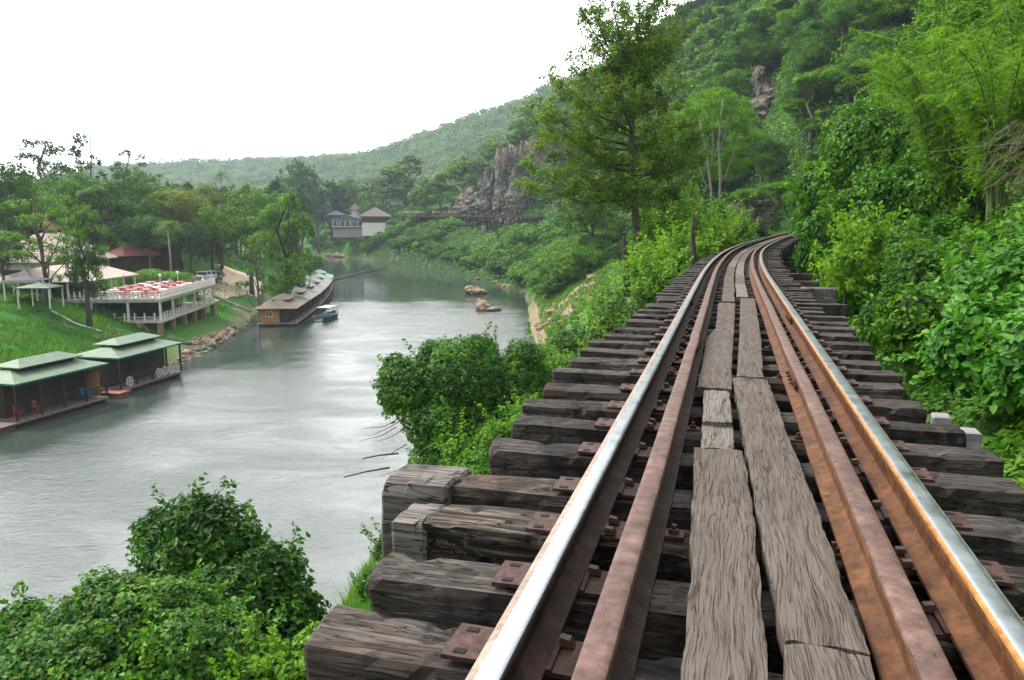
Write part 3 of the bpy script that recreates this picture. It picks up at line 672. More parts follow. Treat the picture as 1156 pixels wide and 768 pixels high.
# ballast shoulder and pale rubble where the line reaches the ground
def rock_mesh(seed, sub=3, amp=.35):
    import bmesh
    bm = bmesh.new(); bmesh.ops.create_icosphere(bm, subdivisions=sub, radius=1); P = np.array([v.co[:] for v in bm.verts])
    d = 1+fbm(P*1.3+seed*7, seed, 4)*amp; d = np.round(d*7)/7*.5+d*.5; P = P*d[:, None]
    for v, p in zip(bm.verts, P): v.co = p
    me = bpy.data.meshes.new('rock'); bm.to_mesh(me); bm.free(); return me
def rock_mat(name, a, b, c_):
    n = NT(name); c = n.coord(rnd=20); x = n.noise(c, 2.5, 7, .65); y = n.noise(n.n('ShaderNodeMapping', I0=c, i_Scale=(3, 3, .5)).outputs[0], 1.4, 5, .6)
    col = n.ramp(x, [(.33, a), (.5, b), (.68, c_)]); col = n.mix(n.ramp(y, [(.42, 0), (.6, .7)]), col, n.mix(1.0, col, (.42, .4, .42), 'MULTIPLY'))
    n.bsdf(col, .92, 0, .2, n.bump(x, .7, .08)); return n.m
M['rock_tan'] = rock_mat('tan_river_rock', (.16, .11, .075), (.34, .25, .17), (.5, .39, .28))
M['rock_grey'] = rock_mat('grey_rock', (.10, .085, .075), (.20, .17, .15), (.33, .29, .25))
RK = [rock_mesh(k) for k in range(4)]
RKD = {}
def rock(kind, p, sc, label, group=None, rz=None, rng=random.Random(8), seed=None, name='rock', cat='rock'):
    k = rng.randrange(4) if seed is None else seed
    if (k, kind) not in RKD: m_ = RK[k].copy(); m_.materials.append(M[kind]); RKD[(k, kind)] = m_
    o = link(name, RKD[(k, kind)]); o.location = p; o.scale = sc; o.rotation_euler = (rng.uniform(-.2, .2), rng.uniform(-.2, .2), rng.uniform(0, 6.28) if rz is None else rz)
    return tag(o, label, cat, group)
# ------------------------------------------------------------------ foliage
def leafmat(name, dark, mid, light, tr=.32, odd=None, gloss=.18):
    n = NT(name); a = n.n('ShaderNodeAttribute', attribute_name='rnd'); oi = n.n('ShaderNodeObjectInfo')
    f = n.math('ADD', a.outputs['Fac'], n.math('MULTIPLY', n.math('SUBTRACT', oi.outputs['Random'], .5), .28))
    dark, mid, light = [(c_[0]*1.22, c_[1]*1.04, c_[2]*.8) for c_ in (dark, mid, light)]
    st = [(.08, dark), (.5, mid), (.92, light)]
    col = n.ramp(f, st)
    if odd: col = n.mix(n.ramp(n.math('FRACT', n.math('MULTIPLY', a.outputs['Fac'], 7.31)), [(odd[1], 0), (odd[1]+.03, 1)]), col, odd[0])
    d = n.n('ShaderNodeBsdfPrincipled'); n.set(d.inputs['Base Color'], col); n.set(d.inputs['Roughness'], .5); n.set(d.inputs['Specular IOR Level'], gloss)
    t = n.n('ShaderNodeBsdfTranslucent'); n.set(t.inputs[0], n.mix(1.0, col, (1.25, 1.35, .5), 'MULTIPLY'))
    m = n.n('ShaderNodeMixShader'); n.set(m.inputs[0], tr); n.set(m.inputs[1], d.outputs[0]); n.set(m.inputs[2], t.outputs[0]); n.set(n.o.inputs[0], m.outputs[0]); return n.m
M['leaf'] = leafmat('green_leaves', (.015, .062, .007), (.050, .16, .013), (.14, .31, .028))
M['leaf_dark'] = leafmat('dark_green_leaves', (.008, .038, .007), (.026, .092, .013), (.075, .18, .025))
M['leaf_light'] = leafmat('light_green_leaves', (.035, .12, .012), (.085, .235, .022), (.16, .34, .04), .4)
M['leaf_lime'] = leafmat('lime_leaves', (.05, .14, .01), (.10, .25, .018), (.17, .36, .035), .4)
M['leaf_olive'] = leafmat('olive_leaves', (.026, .075, .010), (.065, .165, .018), (.15, .30, .03), .40, odd=((.14, .075, .03), .90))
M['leaf_yellow'] = leafmat('yellowish_green_leaves', (.045, .085, .015), (.10, .165, .025), (.18, .25, .05))
M['leaf_blue'] = leafmat('bluish_green_leaves', (.012, .058, .012), (.034, .125, .020), (.085, .22, .035))
M['leaf_vine'] = leafmat('vine_leaves', (.010, .055, .005), (.034, .14, .010), (.11, .28, .020), .3, odd=((.16, .15, .03), .95), gloss=.25)
M['leaf_vine2'] = leafmat('bright_creeper_leaves', (.015, .07, .005), (.050, .18, .012), (.16, .36, .03), .35, gloss=.25)
M['leaf_broad'] = leafmat('broad_shrub_leaves', (.020, .10, .012), (.050, .20, .022), (.12, .34, .05), .35, gloss=.25)
M['leaf_dry'] = leafmat('dry_leaves', (.10, .07, .04), (.19, .14, .09), (.3, .24, .15), .2)
M['leaf_deep'] = leafmat('deep_green_leaves', (.010, .052, .006), (.028, .12, .010), (.075, .22, .02), .3, odd=((.13, .10, .03), .965), gloss=.25)
M['bark'] = plain('bark', (.10, .08, .065), .95, var=.45, scale=5, bump=.6)
M['bark_pale'] = plain('pale_bark', (.25, .225, .19), .9, var=.2, scale=4, bump=.4)
M['bark_dark'] = plain('dark_bark', (.05, .038, .03), .95, var=.5, scale=6, bump=.6)

def nrmz(v): return v/np.maximum(np.linalg.norm(v, axis=1, keepdims=True), 1e-9)
def leaf_arrays(P, N, size, rng, wr=.5, fold=.0, T=None, fine=False):
    """leaf blades at P facing N; fine: two quads folded along the midrib and drooping, else one bent diamond"""
    n = len(P); N = nrmz(N)
    T = rng.normal(size=(n, 3)) if T is None else T+rng.normal(size=(n, 3))*.35
    T = nrmz(T-N*(T*N).sum(1)[:, None]); B = np.cross(N, T); size = np.broadcast_to(size, (n,))*rng.uniform(.65, 1.25, n); L = size[:, None]; W = L*wr
    if fine:
        V = np.stack([P-T*L*.5, P-T*L*.02-N*L*.06, P+T*L*.55-N*L*.14, P-T*L*.12+B*W*.52+N*L*.05, P+T*L*.22+B*W*.36, P-T*L*.12-B*W*.52+N*L*.05, P+T*L*.22-B*W*.36], 1).reshape(-1, 3)
        b = np.arange(n)[:, None]*7
        F3 = np.concatenate([b+[[0, 3, 1]], b+[[0, 1, 5]], b+[[1, 3, 4]], b+[[1, 6, 5]], b+[[1, 4, 2]], b+[[1, 2, 6]]]); return V, None, F3, 6
    V = np.stack([P-T*L*.5, P+B*W*.5-N*L*.05, P+T*L*.5, P-B*W*.5-N*L*.05], 1).reshape(-1, 3)
    b = np.arange(n)[:, None]*4; return V, b+[[0, 1, 2, 3]], None, 1
def foliage_mesh(name, P, N, size, rng, clump_val=None, wr=.5, fine=False, T=None):
    V, F4, F3, k = leaf_arrays(P, N, size, rng, wr, T=T, fine=fine)
    n = len(P); cv = np.full(n, .5) if clump_val is None else clump_val
    a = np.clip(cv*.6+rng.uniform(0, 1, n)*.4, 0, 1)
    a = np.tile(a, k) if fine else a
    return np_mesh(name, V, F4, F3, {'rnd': a})
def clumps(cen, rad, per, rng, flat=.75, shell=.5):
    """leaf points in clumps: outer half of each blob, so that gaps stay open between blobs"""
    n = len(cen); u = nrmz(rng.normal(size=(n*per, 3))); r = rng.uniform(shell, 1, n*per)**.7
    cv = np.repeat(rng.uniform(0, 1, n), per); c = np.repeat(cen, per, 0); R = np.repeat(np.broadcast_to(rad, (n,)), per)[:, None]
    P = c+u*r[:, None]*R*np.array([1, 1, flat]); return P, u, cv
def lobe_clumps(lobes, n_each, rng, bottom=-.35, inner=.72):
    C_, Rr = [], []
    for (x, y, z, rx, ry, rz) in lobes:
        u = nrmz(rng.normal(size=(n_each*3, 3))); u = u[u[:, 2] > bottom][:n_each]
        C_.append(np.array([x, y, z])+u*rng.uniform(inner, 1.05, (len(u), 1))*np.array([rx, ry, rz]))
    return np.concatenate(C_)
def trunk_mesh(base_r, pts, limbs, rng, n=8):
    b = MB(); m = len(pts); b.tube(pts, [base_r*(1-.62*i/(m-1))*(1.25 if i == 0 else 1) for i in range(m)], n)
    for (a, e, r) in limbs:
        a = np.array(a); e = np.array(e); mid = (a+e)/2+rng.normal(size=3)*.06*np.linalg.norm(e-a)+np.array([0, 0, -.05*np.linalg.norm(e-a)])
        b.tube([a, mid, e], [r, r*.65, r*.25], 6)
    return b.mesh('trunk', True)
PROTO = {}
def proto(kind, seed):
    """unit tree: height 1 (foot at z = 0), crown half-width about .35 to .5; returns (trunk mesh, crown mesh)"""
    key = (kind, seed)
    if key in PROTO: return PROTO[key]
    r = np.random.RandomState(seed*13+len(kind)*7); far = kind.endswith('_far'); k = kind.replace('_far', '')
    ls = .040 if far else .024; mul = .42 if far else 1
    limbs = []; lobes = []
    if k == 'broad':
        top = .38; nl = 8
        for i in range(nl):
            a = i/nl*6.28+r.uniform(-.3, .3); d = r.uniform(.16, .30); z = r.uniform(.50, .80); q = r.uniform(.13, .20); lobes.append((math.cos(a)*d, math.sin(a)*d, z, q*1.15, q*1.15, q*.8))
        lobes += [(0, 0, .84, .18, .18, .13), (r.uniform(-.1, .1), r.uniform(-.1, .1), .62, .22, .22, .16)]; nc, per, cr = 34, 34, .055
    elif k == 'tall':
        for i in range(9):
            a = r.uniform(0, 6.28); z = .34+.6*i/8; d = .17*(1-abs(z-.55))+r.uniform(-.03, .05); q = r.uniform(.09, .15)*(1.25-z*.5); lobes.append((math.cos(a)*d, math.sin(a)*d, z, q, q, q*.85))
        nc, per, cr = 32, 32, .045
    elif k == 'open':
        for i in range(11):
            a = i*2.4; z = .42+.055*i; d = r.uniform(.14, .30)*(1.1-.5*i/11); q = r.uniform(.08, .13); lobes.append((math.cos(a)*d, math.sin(a)*d, z, q*1.3, q*1.3, q*.42))
        nc, per, cr = 15, 26, .038
    elif k == 'round':
        lobes = [(r.uniform(-.1, .1), r.uniform(-.1, .1), .62, .36, .36, .33)]+[(math.cos(a)*.25, math.sin(a)*.25, r.uniform(.4, .75), .17, .17, .17) for a in np.arange(0, 6.2, .9)]; nc, per, cr = 42, 34, .06
    elif k == 'wispy':
        for i in range(9):
            a = r.uniform(0, 6.28); z = .45+.06*i; d = r.uniform(.03, .16); lobes.append((math.cos(a)*d, math.sin(a)*d, z, .05, .05, .07))
        nc, per, cr = 9, 16, .022
    elif k == 'shrub':
        for i in range(9):
            a = i*2.4; d = .36*math.sqrt(i/9); z = .52-.35*d+r.uniform(-.05, .12); q = r.uniform(.19, .27); lobes.append((math.cos(a)*d, math.sin(a)*d, z*.9, q, q, q*.95))
        ls *= 1.7; nc, per, cr = 36, 30, .085
    zt = max(l[2] for l in lobes)
    if k == 'shrub': pts = [(0, 0, -.15), (.02, 0, .2), (0, .02, .45)]; br = .022
    else: pts = [(0, 0, -.04)]+[(r.uniform(-.018, .018)*i, r.uniform(-.018, .018)*i, zt*i/5) for i in range(1, 6)]; br = .022 if k != 'wispy' else .014
    for l in lobes:
        z0 = max(.12, l[2]-.22-.1*r.uniform()); f = z0/zt*5; i = min(int(f), len(pts)-2); p = np.array(pts[min(i, len(pts)-1)]); p = np.array([p[0], p[1], z0]) if k != 'shrub' else np.array([0, 0, .05])
        limbs.append((p, (l[0]*.9, l[1]*.9, l[2]), br*.42))
    tm = trunk_mesh(br, pts, limbs, r, 7)
    nc = max(6, int(nc*(.6 if far else 1))); per = int(per*(.55 if far else 1)); 
    C_ = lobe_clumps(lobes, nc, r, -.45); P, u, cv = clumps(C_, cr*r.uniform(.7, 1.3, len(C_)), per, r, .7)
    N = u*.55+np.array([0, 0, .55])+r.normal(size=u.shape)*.45
    cm = foliage_mesh('crown', P, N, ls*(1.35 if far else 1), r, cv, .55)
    tm.materials.append(M['bark']); cm.materials.append(M['leaf'])
    PROTO[key] = (tm, cm); return PROTO[key]
def setmat(o, m):
    o.material_slots[0].link = 'OBJECT'; o.material_slots[0].material = m
RT = random.Random(77)
def tree(kind, seed, foot, h, w, leaf, label, cat='tree', group=None, bark='bark', name=None, rz=None):
    """h: height, w: crown width, metres"""
    tm, cm = proto(kind, seed)
    ref = {'broad': .86, 'tall': .5, 'open': .72, 'round': .8, 'wispy': .4, 'shrub': 1.0}[kind.replace('_far', '')]
    sx = w/ref; o = thing(name or {'broad': 'broadleaf_tree', 'tall': 'tall_tree', 'open': 'open_tree', 'round': 'round_tree', 'wispy': 'thin_tree', 'shrub': 'bush'}[kind.replace('_far', '')], label, cat, tuple(foot), RT.uniform(0, 6.28) if rz is None else rz, group)
    o.scale = (sx, sx, h)
    t = link('trunk', tm, None, o); c = link('crown', cm, None, o); setmat(t, M[bark]); setmat(c, M[leaf]); return o
def tree_px(kind, seed, px, top, base, wpx, Y, leaf, label, cat='tree', group=None, bark='bark', name=None, snap=True):
    a = at_y(px, top, Y); b = at_y(px, base, Y); z = gz(b[0], b[1]) if snap else b[2]
    z = min(z, a[2]-.8)
    return tree(kind, seed, (b[0], b[1], z), a[2]-z, wpx/FPX*Y*1.02, leaf, label, cat, group, bark, name)

# lumpy thickets close enough to read leaf by leaf
def thicket(name, lumps, dens, leaf, mat, label, seed, cat='bush', wr=.55, fine=True, fluff=.10, stems=None, up=.35, group=None, inner=.3, droop=0, sprays=0):
    """lumps: (x, y, z, rx, ry, rz) world; leaves shingle the outside of their union, with more inside"""
    r = np.random.RandomState(seed); PP, NN, CV = [], [], []
    c0 = np.array([min(l[0] for l in lumps), min(l[1] for l in lumps), min(l[2]-l[5] for l in lumps)])
    base = np.array([np.mean([l[0] for l in lumps]), np.mean([l[1] for l in lumps]), c0[2]])
    LL = np.array(lumps)
    for i, (x, y, z, rx, ry, rz) in enumerate(lumps):
        area = 4*math.pi*((rx*ry)**1.6/3+(rx*rz)**1.6/3+(ry*rz)**1.6/3)**(1/1.6); n = int(area*dens)
        u = nrmz(r.normal(size=(n, 3))); u = u[u[:, 2] > -.75]
        bulge = 1+fbm(u*2.6+i*9, seed, 3)*.22+fbm(u*8+i*5, seed+3, 2)*.10
        dep = 1-np.where(r.uniform(size=len(u)) < inner, r.uniform(0, .45, len(u)), r.exponential(fluff, len(u))*.5)
        rad = np.array([rx, ry, rz]); P = np.array([x, y, z])+u*rad*(bulge*dep)[:, None]
        keep = np.ones(len(P), bool)
        for j, l in enumerate(LL):
            if j != i: keep &= (((P-l[:3])/l[3:])**2).sum(1) > .62
        nn = nrmz(u/rad)
        PP.append(P[keep]); NN.append(nn[keep]); CV.append(np.clip(.5+fbm(P[keep]/(leaf*5), seed+7, 2)*.55, 0, 1))
    # bigger leaves further in close the mass, inner shade put into their darker colour
    SZ = [np.full(len(p), leaf) for p in PP]
    for i, (x, y, z, rx, ry, rz) in enumerate(lumps):
        n = int(4*math.pi*((rx+ry+rz)/3)**2*.9/leaf**2*.62); u = nrmz(r.normal(size=(n, 3))); rad = np.array([rx, ry, rz])
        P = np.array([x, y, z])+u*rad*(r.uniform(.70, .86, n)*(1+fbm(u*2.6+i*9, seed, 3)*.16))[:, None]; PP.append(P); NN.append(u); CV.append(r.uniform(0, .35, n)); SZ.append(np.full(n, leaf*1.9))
    SZ = np.concatenate(SZ)
    SPL = []
    P = np.concatenate(PP); N0 = np.concatenate(NN); CV = np.concatenate(CV)
    N = N0*.8+np.array([0, 0, up])+r.normal(size=P.shape)*.38
    T = None
    if sprays:       # shoots standing out of the surface
        k = r.choice(len(P), sprays); q = []; qn = []; SPL = []
        for a in k:
            d = nrmz((N0[a]+np.array([0, 0, .9])+r.normal(size=3)*.5)[None])[0]; L = leaf*r.uniform(3, 7); m = int(L/leaf*4)+4; SPL.append((P[a]-d*leaf, P[a]+d*L))
            for t in np.linspace(.1, 1, m): q.append(P[a]+d*L*t+r.normal(size=3)*leaf*.35); qn.append(r.normal(size=3)*.6+np.array([0, 0, .8]))
        P = np.vstack([P, q]); N = np.vstack([N, qn]); CV = np.concatenate([CV, np.full(len(q), .8)]); N0 = np.vstack([N0, qn]); SZ = np.concatenate([SZ, np.full(len(q), leaf)])
    if droop: T = np.array([0, 0, -droop])+N0*.5
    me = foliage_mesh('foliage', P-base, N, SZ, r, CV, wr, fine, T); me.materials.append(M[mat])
    o = thing(name, label, cat, tuple(base), 0, group); link('foliage', me, None, o)
    b = MB()
    zc_ = np.median([l[2] for l in lumps]); xc_ = np.median([l[0] for l in lumps])
    for (x, y, z, rx, ry, rz) in [l for l in lumps if l[0] >= xc_-.6*l[3]][:5]:
        g = gz(x, y)-.2; f = np.array([x+r.uniform(-.2, .2), y+r.uniform(-.2, .2), g])-base; e = np.array([x, y, z])-base
        if f[2] > e[2]-.2: f[2] = e[2]-.6
        rr0 = min(.10, .02+.02*rx); b.tube([f, (f+e)/2+r.normal(size=3)*.12, e], [rr0, rr0*.75, rr0*.4], 6)
        for _ in range(3):
            d = nrmz(r.normal(size=(1, 3))+np.array([0, 0, .4]))[0]*np.array([rx, ry, rz])*.8; b.tube([e*.85+f*.15, e+d*.5, e+d], [rr0*.5, rr0*.3, rr0*.12], 5)
    for (f, e) in SPL: b.tube([f-base, e-base], [leaf*.035, leaf*.015], 4, False)
    b.build('stems', M['bark_dark'], o, smooth=True); return o
# ------------------------------------------------------------------ planting close to the line
def L_px(px, py, Y, r, ry=None, rz=None): p = at_y(px, py, Y); return (p[0], p[1], p[2], r, ry or r, rz or r)
# bottom left corner: dark small tree, then the vine mound in front of it
thicket('leafy_tree', [L_px(215, 640, 10.2, .62), L_px(250, 615, 10.4, .55), L_px(185, 605, 10.6, .42), L_px(300, 655, 10.2, .55), L_px(225, 590, 10.5, .5, rz=.42), L_px(335, 690, 10, .36), L_px(260, 700, 9.8, .85), L_px(300, 740, 9.6, .6), L_px(200, 700, 10, .8), L_px(250, 800, 9.6, 1.1)],
        560, .105, 'leaf_deep', 'dark leafy tree with drooping leaf sprays rising behind the rounded vine mound', 11, 'tree', wr=.52, sprays=75, up=.45)
thicket('vine_mound', [L_px(155, 715, 8.2, .72, rz=.62), L_px(60, 752, 8.2, .75, rz=.6), L_px(225, 765, 7.8, .78), L_px(110, 800, 7.6, 1.0), L_px(20, 725, 8.6, .42), L_px(195, 700, 8.4, .5), L_px(-30, 780, 8.2, .8), L_px(28, 700, 8.7, .26), L_px(120, 690, 8.4, .45)],
        950, .07, 'leaf_vine', 'rounded mound of fresh green creeper in the lower corner by the water', 12, wr=.6, sprays=60)
thicket('leafy_shrub', [L_px(300, 748, 7.6, .28), L_px(330, 770, 7.4, .3), L_px(275, 775, 7.4, .3), L_px(350, 730, 7.8, .18)], 520, .07, 'leaf_light', 'bright pale green shrub between the creeper mound and the nearest sleeper end', 13, sprays=40)
# big creeper mound beside the timbers
thicket('vine_thicket', [L_px(520, 432, 25, 1.45), L_px(462, 440, 25, 1.1, rz=1.15), L_px(590, 410, 26.5, .8), L_px(450, 420, 25.5, .6), L_px(575, 440, 26, 1.2), L_px(500, 480, 24.4, 1.2), L_px(560, 490, 24.6, 1.3), L_px(610, 440, 27, .9), L_px(490, 404, 25.5, .6), L_px(540, 400, 26, .7), L_px(520, 530, 24, 1.6), L_px(590, 540, 24, 1.6), L_px(490, 560, 23, 1.1)],
        330, .115, 'leaf_vine2', 'big dense creeper mound standing over the river beside the long pale timber', 14, wr=.6, sprays=110)
thicket('leafy_shrub', [L_px(560, 500, 20, .6), L_px(520, 510, 20, .5), L_px(600, 470, 21, .6), L_px(590, 500, 20, .7), L_px(545, 540, 19, .8)], 190, .11, 'leaf_light', 'light green leafy shrub in front of the dense creeper mound', 15, sprays=60)
thicket('leafy_shrub', [L_px(455, 590, 17, .45), L_px(440, 620, 16, .4), L_px(470, 640, 15.5, .6), L_px(425, 660, 15, .4)], 230, .08, 'leaf_dark', 'small dark shrub below the pale timber at the water edge', 16, sprays=20)
# down slope past the creeper mound
for i, (px, py, Y, r, mt, lf, lab) in enumerate([
    (655, 392, 33, 1.0, 'leaf_dark', .17, 'dark bush at the foot of the dry slope beside the river'), (690, 372, 32, 1.3, 'leaf', .16, 'mid green bush under the tall feathery tree'),
    (640, 430, 29, 1.1, 'leaf_light', .14, 'fresh green bush between the creeper mound and the sleeper ends'), (742, 352, 25, .6, 'leaf_dark', .14, 'dark low bush right at the trunk of the feathery tree'),
    (690, 345, 42, .9, 'leaf', .2, 'loose green bush on the lower edge of the dry slope'), (615, 412, 31, .9, 'leaf_vine', .14, 'small bush at the tip of the creeper mound')]):
    rr_ = np.random.RandomState(60+i); lumps = [L_px(px, py, Y, r)]+[(lambda q: (q[0]+rr_.uniform(-1, 1)*r, q[1]+rr_.uniform(-1, 1)*r, q[2]+rr_.uniform(-.9, .25)*r, r*.65, r*.65, r*.6))(L_px(px, py, Y, r)) for _ in range(5)]
    thicket('bush', lumps, 22/lf**1.25*.42, lf, mt, lab, 20+i, fine=False, sprays=40)
# light green bushes on the river side of the curve
for i, (px, py, Y, r, mt, lf, lab) in enumerate([
    (738, 314, 25, .55, 'leaf_light', .17, 'bright lime bush nearest the thin dead trunk'), (764, 264, 33, 1.0, 'leaf_lime', .19, 'tall lime green bush behind the dead trunk'),
    (768, 290, 27, .8, 'leaf_light', .16, 'lime bush right beside the sleepers past the dead trunk'), 
    (795, 272, 34, 1.0, 'leaf_lime', .17, 'lime bush where the rails begin to bend'), (818, 270, 44, 1.1, 'leaf_light', .2, 'soft round bush on the inside of the bend'),
    (836, 266, 55, .5, 'leaf', .2, 'small round bush by the pale ballast shoulder'), (800, 250, 48, 1.5, 'leaf', .22, 'green bush in front of the pale stemmed tree'), (770, 250, 44, 1.4, 'leaf_light', .22, 'yellow green bush below the pale stemmed tree'), (745, 322, 22, .45, 'leaf', .13, 'small green bush at the sleeper ends')]):
    rr_ = np.random.RandomState(90+i); q = L_px(px, py, Y, r)
    lumps = [q]+[(q[0]+rr_.uniform(-1, 1)*r, q[1]+rr_.uniform(-1, 1)*r, q[2]+rr_.uniform(-1.1, .35)*r, r*.62, r*.62, r*.55) for _ in range(6)]
    thicket('bush', lumps, 22/lf**1.25*.38, lf, mt, lab, 40+i, fine=False, sprays=70)
# hillside of the line
thicket('vine_covered_tree', [L_px(985, 170, 25, 1.5), L_px(930, 215, 24.5, .9), L_px(1030, 180, 24, 1.4), L_px(950, 270, 23.5, 1.25), L_px(1000, 250, 22.5, 1.5), L_px(925, 290, 24, .75), L_px(1050, 240, 22, 1.5), L_px(960, 320, 22, .9), L_px(915, 250, 25, .55), L_px(980, 320, 21, 1.1), L_px(1040, 300, 20, 1.2), L_px(960, 150, 26, .8)],
        230, .135, 'leaf_vine2', 'tall tree wholly draped in glossy creeper close to the hillside rail', 17, 'tree', wr=.62, sprays=180, up=.3, droop=.5, inner=.2)
thicket('leafy_shrub', [L_px(960, 300, 16, .4, rz=.5), L_px(975, 270, 17, .45), L_px(945, 330, 17, .35)], 200, .11, 'leaf_lime', 'yellow green climber hanging in front of the draped tree', 18, sprays=50, droop=.6)
def tlump(s, lat, z, r, rz=None): p = tpt(s, lat, z); return (p[0], p[1], p[2], r, r, rz or r)
thicket('broadleaf_shrub', [tlump(6.9, 3.1, -.55, .62), tlump(6.2, 3.9, -.1, .75), tlump(5.2, 3.6, -.7, .6), tlump(7.6, 3.9, .1, .7), tlump(6.4, 4.9, .6, .85), tlump(4.6, 4.2, -.2, .8), tlump(5.0, 5.2, .7, .9)],
        330, .118, 'leaf_broad', 'broad leaved shrub leaning in closest to the hillside sleepers', 19, wr=.72, sprays=70, up=.5)
thicket('broadleaf_shrub', [tlump(9.2, 3.3, -.6, .7), tlump(10.5, 3.0, -.7, .7), tlump(9.8, 4.4, .1, .9), tlump(11.6, 3.7, -.2, .85), tlump(8.6, 4.9, .5, .9), tlump(11.0, 5.2, .7, 1.0)],
        260, .115, 'leaf_broad', 'mid sized leafy shrub right behind the closest broad leaved one', 21, wr=.62, sprays=70, up=.5)
thicket('leafy_shrub', [tlump(13.4, 3.0, -.8, .75), tlump(14.8, 2.9, -.9, .75), tlump(14, 4.3, 0, 1.0), tlump(16, 3.6, -.3, .95), tlump(17.6, 3.5, -.4, .9), tlump(12.6, 4.6, .3, 1.0)],
        160, .12, 'leaf', 'finer leaved green shrub between the broad leaved ones and the draped tree', 22, wr=.5, sprays=70)
thicket('broadleaf_shrub', [tlump(3.6, 3.9, -.9, .6), tlump(2.6, 4.0, -.9, .7), tlump(3.4, 5.2, .2, 1.0), tlump(1.6, 4.8, -.2, 1.0)], 300, .12, 'leaf_broad', 'broad leaved shrub low at the picture edge beside the nearest sleepers', 23, wr=.7, sprays=30, up=.5)
thicket('broadleaf_shrub', [tlump(7.2, 6.2, 1.5, 1.0), tlump(8.6, 6.8, 2.0, 1.1), tlump(6.0, 6.6, 1.5, .9)], 280, .12, 'leaf_broad', 'higher broad leaved shrub under the dry twigs', 24, wr=.68, sprays=60, up=.5)
# feathery yellow green bamboo above them
def bamboo(name, foot, n, h, spread, label, seed, mat='leaf_lime', lf=.16, per=110):
    r = np.random.RandomState(seed); b = MB(); P = []; N = []; T = []; CV = []; foot = np.array(foot)
    for i in range(n):
        a = r.uniform(0, 6.28); e = spread*r.uniform(.3, 1); hh = h*r.uniform(.65, 1); pts = []
        for t in np.linspace(0, 1, 9):
            q = np.array([math.cos(a), math.sin(a), 0])*(e*t**2.2+.15); q[2] = hh*(t-.30*t**3.2); pts.append(q)
        b.tube(pts, [.035*(1-.85*k/8) for k in range(9)], 6)
        pts = np.array(pts)
        tt = r.uniform(.25, 1, per); base = np.stack([np.interp(tt*8, range(9), pts[:, c]) for c in range(3)], 1)
        for q in base:
            d = nrmz(r.normal(size=(1, 3)))[0]; d[2] = abs(d[2])*.25-.15; L = r.uniform(.25, .75); k = 9; v = r.uniform()
            for u in np.linspace(.15, 1, k): P.append(q+d*L*u+np.array([0, 0, -.22*L*u*u])); N.append([0, 0, 1]+r.normal(size=3)*.5); T.append(d+[0, 0, -.6]); CV.append(v)
    P = np.array(P); me = foliage_mesh('foliage', P, np.array(N), lf, r, np.array(CV), .2, False, np.array(T)); me.materials.append(M[mat])
    o = thing(name, label, 'bamboo' if 'bamboo' in name else 'tree', tuple(foot)); b.build('canes', M['cane'], o, smooth=True); link('foliage', me, None, o); return o
M['cane'] = plain('bamboo_cane', (.07, .10, .03), .5, var=.3, scale=4)
for i, (px, top, Y, lab) in enumerate([(1075, -20, 21, 'feathery lime green bamboo clump above the draped tree'), (1135, 10, 18, 'feathery bamboo clump at the picture edge above the dry twigs'), (1010, 45, 30, 'paler bamboo clump reaching left over the dark hillside trees'), (1150, -60, 26, 'high bamboo clump in the top corner')]):
    p = at_y(px, 120, Y); g = gz(p[0], p[1]); t = at_y(px, top, Y)[2]; bamboo('bamboo_clump', (p[0], p[1], min(g, t-3)), 22, (t-min(g, t-3))*1.30, 2.8, lab, 30+i, per=120, lf=.14)
# dry twigs on the bank
b = MB(); r = np.random.RandomState(5)
for i in range(110):
    p = at_y(r.uniform(1125, 1210), r.uniform(135, 205), 12+r.uniform(0, 2)); d = np.array([r.uniform(-.9, -.3), r.uniform(-.3, .3), r.uniform(-.5, -.1)])*r.uniform(.3, .9)
    b.tube([p, p+d*.5+r.normal(size=3)*.05, p+d+np.array([0, 0, -.1])], [.006, .004, .002], 4)
tag(b.build('dry_branches', M['pale_twig'] if 'pale_twig' in M else plain('pale_dry_twig', (.13, .10, .08), .9, var=.6)), 'tangle of pale dry twigs hanging over the bank at the picture edge', 'branches', kind='stuff')
